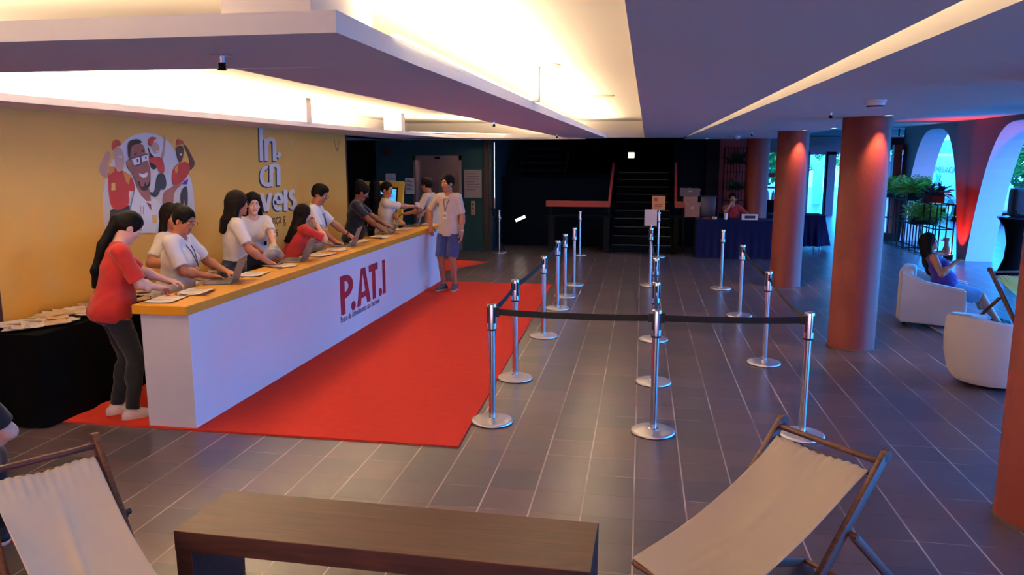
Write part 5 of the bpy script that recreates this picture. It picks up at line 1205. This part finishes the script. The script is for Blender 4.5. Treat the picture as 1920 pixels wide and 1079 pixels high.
MURAL = [('backdrop','pale_mural_backdrop','d8cfc8',[(6.523,1.823),(6.476,1.695),(6.456,1.557),(6.459,1.436),(6.492,1.377),(6.586,1.349),(7.221,1.284),(7.747,1.239),(7.921,1.246),(7.97,1.455),(7.965,1.689),(7.926,1.845),(7.831,1.923),(7.713,2.021),(7.683,2.148),(7.512,2.26),(7.349,2.304),(7.22,2.314),(7.061,2.299),(6.92,2.256),(6.793,2.185),(6.711,2.1),(6.629,2.006),(6.563,1.923)]),('figure_arm','mural_skin_pale','b98a7c',[(6.466,1.907),(6.458,1.971),(6.532,2.053),(6.566,2.108),(6.623,2.122),(6.64,2.09),(6.605,2.034),(6.573,1.979),(6.575,1.858),(6.516,1.874)]),('figure_trousers','mural_charcoal','3b3a42',[(6.568,1.587),(6.713,1.559),(6.861,1.618),(6.822,1.493),(6.721,1.51),(6.635,1.454),(6.579,1.407),(6.55,1.447),(6.546,1.513)]),('figure_shirt','mural_red','c03a30',[(6.583,1.969),(6.681,1.976),(6.804,1.929),(6.903,1.889),(6.95,1.809),(6.934,1.722),(6.84,1.745),(6.859,1.608),(6.713,1.557),(6.573,1.577),(6.556,1.766)]),('shirt_panel','mural_orange','d08c38',[(6.584,1.977),(6.681,1.978),(6.664,1.931),(6.587,1.895)]),('shirt_panel','mural_orange','d08c38',[(6.782,1.929),(6.903,1.89),(6.861,1.798),(6.827,1.823)]),('figure_head','mural_skin_light','c49a8a',[(6.666,2.132),(6.777,2.171),(6.816,2.11),(6.825,2.043),(6.81,1.977),(6.791,1.939),(6.709,1.921),(6.687,1.968),(6.684,2.053)]),('figure_cap','mural_cap_red','c8452c',[(6.655,2.155),(6.676,2.211),(6.714,2.23),(6.756,2.231),(6.792,2.209),(6.795,2.178),(6.727,2.17),(6.669,2.123)]),('figure_smile','mural_white','e2dcd8',[(6.734,2.079),(6.764,2.07),(6.798,2.083),(6.783,2.06),(6.756,2.058)]),('figure_badge','mural_yellow','dcb060',[(6.608,1.82),(6.661,1.822),(6.655,1.752),(6.596,1.751)]),('figure_arm','mural_skin_rose','a86a5c',[(7.395,1.702),(7.517,1.737),(7.719,1.805),(7.76,1.771),(7.593,1.71),(7.559,1.536),(7.364,1.548)]),('figure_trousers','mural_charcoal','3b3a42',[(7.332,1.9),(7.454,1.9),(7.475,1.762),(7.396,1.713),(7.371,1.745),(7.286,1.643),(7.173,1.681),(7.154,1.723),(7.253,1.696),(7.288,1.819)]),('figure_hair','mural_dark_brown','3a201c',[(7.212,2.183),(7.234,2.103),(7.319,2.063),(7.325,1.951),(7.262,1.937),(7.216,1.963),(7.202,2.043),(7.218,2.103),(7.199,2.143)]),('figure_shirt','mural_red','c03a30',[(7.204,2.058),(7.253,2.063),(7.387,2.073),(7.45,2.032),(7.453,1.896),(7.351,1.898),(7.318,1.987),(7.207,2.018)]),('figure_arm','mural_skin_light','c49a8a',[(7.402,2.063),(7.471,2.177),(7.501,2.306),(7.52,2.296),(7.485,2.125),(7.437,2.043)]),('figure_head','mural_skin_light','c49a8a',[(7.253,2.213),(7.356,2.226),(7.395,2.165),(7.383,2.119),(7.324,2.102),(7.277,2.123),(7.249,2.163)]),('figure_cap','mural_cap_red','c8452c',[(7.204,2.212),(7.221,2.257),(7.288,2.279),(7.369,2.261),(7.317,2.247),(7.268,2.184),(7.227,2.178)]),('figure_smile','mural_white','e2dcd8',[(7.324,2.132),(7.375,2.137),(7.359,2.118),(7.332,2.118)]),('figure_trousers','mural_charcoal','3b3a42',[(7.701,1.7),(7.855,1.781),(7.82,1.498),(7.77,1.507),(7.767,1.632),(7.734,1.52),(7.689,1.528)]),('figure_arm','mural_skin_dark','5a3630',[(7.828,2.209),(7.874,2.199),(7.948,2.108),(8.024,2.015),(8.004,1.965),(7.905,1.911),(7.882,1.955),(7.925,1.999),(7.895,2.107),(7.85,2.156)]),('figure_shirt','mural_red','c03a30',[(7.573,1.906),(7.654,1.979),(7.767,2.016),(7.871,2.021),(7.94,1.96),(7.871,1.868),(7.73,1.785),(7.564,1.759)]),('shirt_panel','mural_orange','d08c38',[(7.625,1.963),(7.7,1.989),(7.682,1.915),(7.642,1.884)]),('figure_head','mural_skin_black','45302e',[(7.683,2.185),(7.817,2.191),(7.817,2.118),(7.785,2.042),(7.748,2.008),(7.705,2.027),(7.682,2.095)]),('figure_cap','mural_cap_red','c8452c',[(7.69,2.199),(7.701,2.243),(7.758,2.264),(7.811,2.248),(7.843,2.209),(7.792,2.214),(7.735,2.197)]),('figure_smile','mural_white','e2dcd8',[(7.734,2.104),(7.79,2.109),(7.772,2.085),(7.743,2.085)]),('tablet','mural_blue','4a3fa0',[(7.741,1.772),(7.779,1.805),(7.866,1.83),(7.834,1.766)]),('figure_shirt','mural_white','e2dcd8',[(6.949,1.8),(7.014,1.679),(7.162,1.601),(7.202,1.66),(7.359,1.579),(7.311,1.468),(7.222,1.291),(7.06,1.302),(6.786,1.328),(6.824,1.503),(6.871,1.617),(6.931,1.732)]),('shirt_panel','mural_orange','d08c38',[(7.001,1.58),(7.01,1.58),(7.0,1.495),(6.99,1.496)]),('shirt_panel','mural_orange','d08c38',[(7.038,1.573),(7.05,1.572),(7.043,1.492),(7.031,1.493)]),('shirt_panel','mural_yellow','dcb060',[(7.171,1.478),(7.261,1.472),(7.243,1.391),(7.177,1.391)]),('figure_neck','mural_skin_brown','9a5f50',[(6.963,1.829),(7.022,1.748),(7.165,1.752),(7.173,1.621),(7.101,1.624),(7.015,1.689),(6.976,1.75)]),('lanyard','mural_maroon','8a2c3a',[(7.096,1.613),(7.169,1.59),(7.166,1.53),(7.147,1.546)]),('figure_head','mural_skin_brown','9a5f50',[(6.9,2.158),(6.933,2.183),(7.081,2.21),(7.135,2.172),(7.144,2.093),(7.181,2.003),(7.206,1.923),(7.185,1.802),(7.141,1.753),(7.037,1.737),(6.967,1.799),(6.914,1.922),(6.865,1.947),(6.842,1.995),(6.854,2.034),(6.899,2.034)]),('figure_hair','mural_dark_brown','3a201c',[(6.882,2.196),(6.939,2.234),(7.055,2.248),(7.115,2.211),(7.025,2.197),(6.94,2.18),(6.91,2.12),(6.899,2.034),(6.881,2.091)]),('figure_beard','mural_dark_brown','3a201c',[(6.978,1.828),(7.009,1.827),(7.033,1.767),(7.073,1.776),(7.102,1.82),(7.121,1.779),(7.171,1.823),(7.179,1.863),(7.195,1.862),(7.177,1.782),(7.132,1.739),(7.067,1.726),(7.016,1.758)]),('figure_smile','mural_white','e2dcd8',[(7.004,1.906),(7.072,1.897),(7.162,1.915),(7.132,1.869),(7.076,1.86),(7.031,1.876)]),('figure_brow','mural_dark_brown','3a201c',[(6.959,2.096),(7.007,2.111),(7.008,2.1),(6.96,2.082)]),('figure_brow','mural_dark_brown','3a201c',[(7.078,2.127),(7.119,2.14),(7.126,2.122),(7.081,2.114)]),('figure_glasses','mural_white','e2dcd8',[(6.916,2.053),(7.048,2.072),(7.048,1.996),(6.956,1.977)]),('figure_glasses','mural_white','e2dcd8',[(7.07,2.074),(7.177,2.098),(7.177,2.038),(7.08,2.018)]),('figure_glasses_rim','mural_slate','4a4a5c',[(6.9,2.045),(6.917,2.062),(7.052,2.082),(7.181,2.107),(7.18,2.095),(7.051,2.07),(6.92,2.049)]),('figure_glasses_rim','mural_slate','4a4a5c',[(6.948,1.985),(7.039,2.002),(7.049,2.077),(7.067,2.077),(7.056,1.992),(6.959,1.973)]),('figure_eye','mural_slate','4a4a5c',[(6.991,2.048),(7.017,2.051),(7.016,2.019),(6.992,2.016)]),('figure_eye','mural_slate','4a4a5c',[(7.126,2.073),(7.149,2.076),(7.148,2.048),(7.126,2.045)])]
LETTERS = [[(488.82,236.3),(490.08,301.65)],[(499.53,301.65),(498.58,260.71)],[(499.21,272.52),(499.87,268.66),(500.24,266.68),(501.01,264.87),(502.14,263.33),(503.57,262.16),(505.19,261.43),(506.93,261.18),(508.66,261.43),(510.29,262.16),(511.72,263.33),(512.85,264.87),(513.62,266.68),(513.99,268.66),(514.65,301.65)],[(520.31,295.83),(524.72,286.38)],[(500.63,316.3),(502.36,317.15),(499.69,315.28),(496.85,315.28),(494.17,317.15),(491.99,320.66),(490.57,325.4),(490.08,330.79),(490.57,336.17),(491.99,340.91),(494.17,344.43),(496.85,346.3),(499.69,346.3),(502.36,344.43),(502.99,350.47)],[(508.03,308.74),(508.19,349.69)],[(508.82,322.91),(508.76,315.47),(509.22,313.95),(510.03,312.59),(511.14,311.46),(512.48,310.62),(513.99,310.13),(515.56,310.01),(517.13,310.26),(518.58,310.89),(519.85,311.84),(520.85,313.06),(521.54,314.49),(521.86,316.04),(522.2,348.11)],[(489.96,362.51),(498.76,396.8)],[(499.92,396.8),(506.18,362.05)],[(513.82,380.58),(528.65,378.26),(527.93,372.0),(525.92,367.0),(523.02,364.24),(519.81,364.29),(516.93,367.13),(514.96,372.19),(514.29,378.47),(515.05,384.71),(517.1,389.66),(520.01,392.33),(523.22,392.19),(526.08,389.27)],[(534.67,356.25),(535.14,395.64)],[(531.66,380.12),(539.31,377.34)],[(552.05,359.73),(549.73,359.44),(548.09,358.58),(546.41,359.1),(545.04,360.89),(544.27,363.56),(544.27,366.55),(545.04,369.23),(550.42,374.52),(551.9,376.95),(552.67,380.29),(552.58,383.9),(551.66,387.1),(550.07,389.3),(548.11,390.08),(546.15,389.3),(544.56,387.1)]]
# layout sheet of the lettering to metres on the wall
LAY = [0.00069613825, -0.00068619342, 5.5122478, -0.0016894909, -0.0041682754, 3.2779826, -0.00082414189, -2.3184623e-05]
def sheet(x, y):
    w = LAY[6]*x+LAY[7]*y+1
    return ((LAY[0]*x+LAY[1]*y+LAY[2])/w, (LAY[3]*x+LAY[4]*y+LAY[5])/w)
# ------------------------------------------------------------ printed mural and lettering on the yellow wall
WM = frame((-4.9995, 0, 0), (0, 1, 0), (0, 0, 1), (1, 0, 0))
mu = empty('wall_mural', (-5, 7.2, 0), 0, 'printed mural of cheerful cartoon workers on a pale oval, on the yellow wall', 'mural')
for i, (n_, m_, c_, pts) in enumerate(MURAL):
    pts = [tuple(p) for p in pts]
    if n_ in ('backdrop', 'figure_head', 'figure_hair', 'figure_cap', 'figure_arm', 'figure_shirt', 'figure_trousers'):
        for _ in range(2):      # rounded outlines
            q = []
            for a, b in zip(pts, pts[1:]+pts[:1]): q += [(a[0]*.75+b[0]*.25, a[1]*.75+b[1]*.25), (a[0]*.25+b[0]*.75, a[1]*.25+b[1]*.75)]
            pts = q
    o = MB().prism(pts, .0004*i, .0004*i+.0004, WM).build(n_, mat(m_, c_, .55, var=.05), mu); o.location = (5, -7.2, 0)
tt = empty('wall_lettering', (-5, 10, 0), 0, 'large white raised-look lettering with dark edge on the yellow wall', 'lettering')
def strokes(dx, dy, off, wd):
    mb = MB()
    for sidx, s_ in enumerate(LETTERS):
        s_ = [Vector((a+dx, b+dy)) for a, b in s_]; n_ = len(s_); b_ = bmesh.new(); rows = []
        for i, p in enumerate(s_):
            d = (s_[min(n_-1, i+1)]-s_[max(0, i-1)]).normalized(); nn = Vector((-d.y, d.x))*wd*.5
            l_, r_ = sheet(p.x+nn.x, p.y+nn.y), sheet(p.x-nn.x, p.y-nn.y); z_ = off+.00012*sidx
            rows.append([b_.verts.new((l_[0], l_[1], z_+.0006)), b_.verts.new((r_[0], r_[1], z_+.0006)), b_.verts.new((r_[0], r_[1], z_)), b_.verts.new((l_[0], l_[1], z_))])
        for q, w in zip(rows, rows[1:]):
            for k in range(4): b_.faces.new((q[k], q[(k+1) % 4], w[(k+1) % 4], w[k]))
        b_.faces.new(rows[0]); b_.faces.new(rows[-1][::-1]); bmesh.ops.recalc_face_normals(b_, faces=b_.faces); mb.add(b_, WM)
    return mb
o = strokes(-2.0, 2.2, .0, 7.2).build('letter_shadow', mat('dark_plum_print', '35202e', .6), tt); o.location = (5, -10, 0)
o = strokes(0, 0, .0030, 7.0).build('letters', mat('white_letter_print', 'ddd5d2', .55), tt); o.location = (5, -10, 0)
for body, y_, z_, sz, sx_ in (('onfian\u00e7a g', 9.42, 1.155, .205, .95), ('lera as', 9.42, .985, .205, 1.0)):
    o = text_mb(body, sz, frame((-4.999, y_, z_), (0, 1, 0), (0, 0, 1), (1, 0, 0)), .0008, sx=sx_).build('tagline', mat('maroon_print', '5a2420', .6), tt); o.location = (5, -10, 0)
# faint dotted arc and small lamp outline
mb = MB()
for k in range(26):
    a = R(80-150*k/25); y_ = 10.15+.62*math.cos(a)*.9; z_ = 1.93+.44*math.sin(a); r_ = .012+.008*(k % 3)
    mb.prism([(y_+r_*math.cos(j*PI/3), z_+r_*1.3*math.sin(j*PI/3)) for j in range(6)], 0, .001, WM)
o = mb.build('dotted_arc', mat('pale_yellow_print', 'e4bd78', .6), tt); o.location = (5, -10, 0)
mb = MB()
for a, b in (((12.08, 2.36), (12.12, 2.24)), ((12.28, 2.36), (12.24, 2.24)), ((12.12, 2.22), (12.24, 2.22)), ((12.13, 2.19), (12.23, 2.19))):
    mb.bar((-4.998, a[0], a[1]), (-4.998, b[0], b[1]), .002, .012, (0, 0, 1) if a[1] != b[1] and False else (0, .3, 1))
o = mb.build('lamp_outline', mat('brown_print', '9a5a1c', .6), tt); o.location = (5, -10, 0)
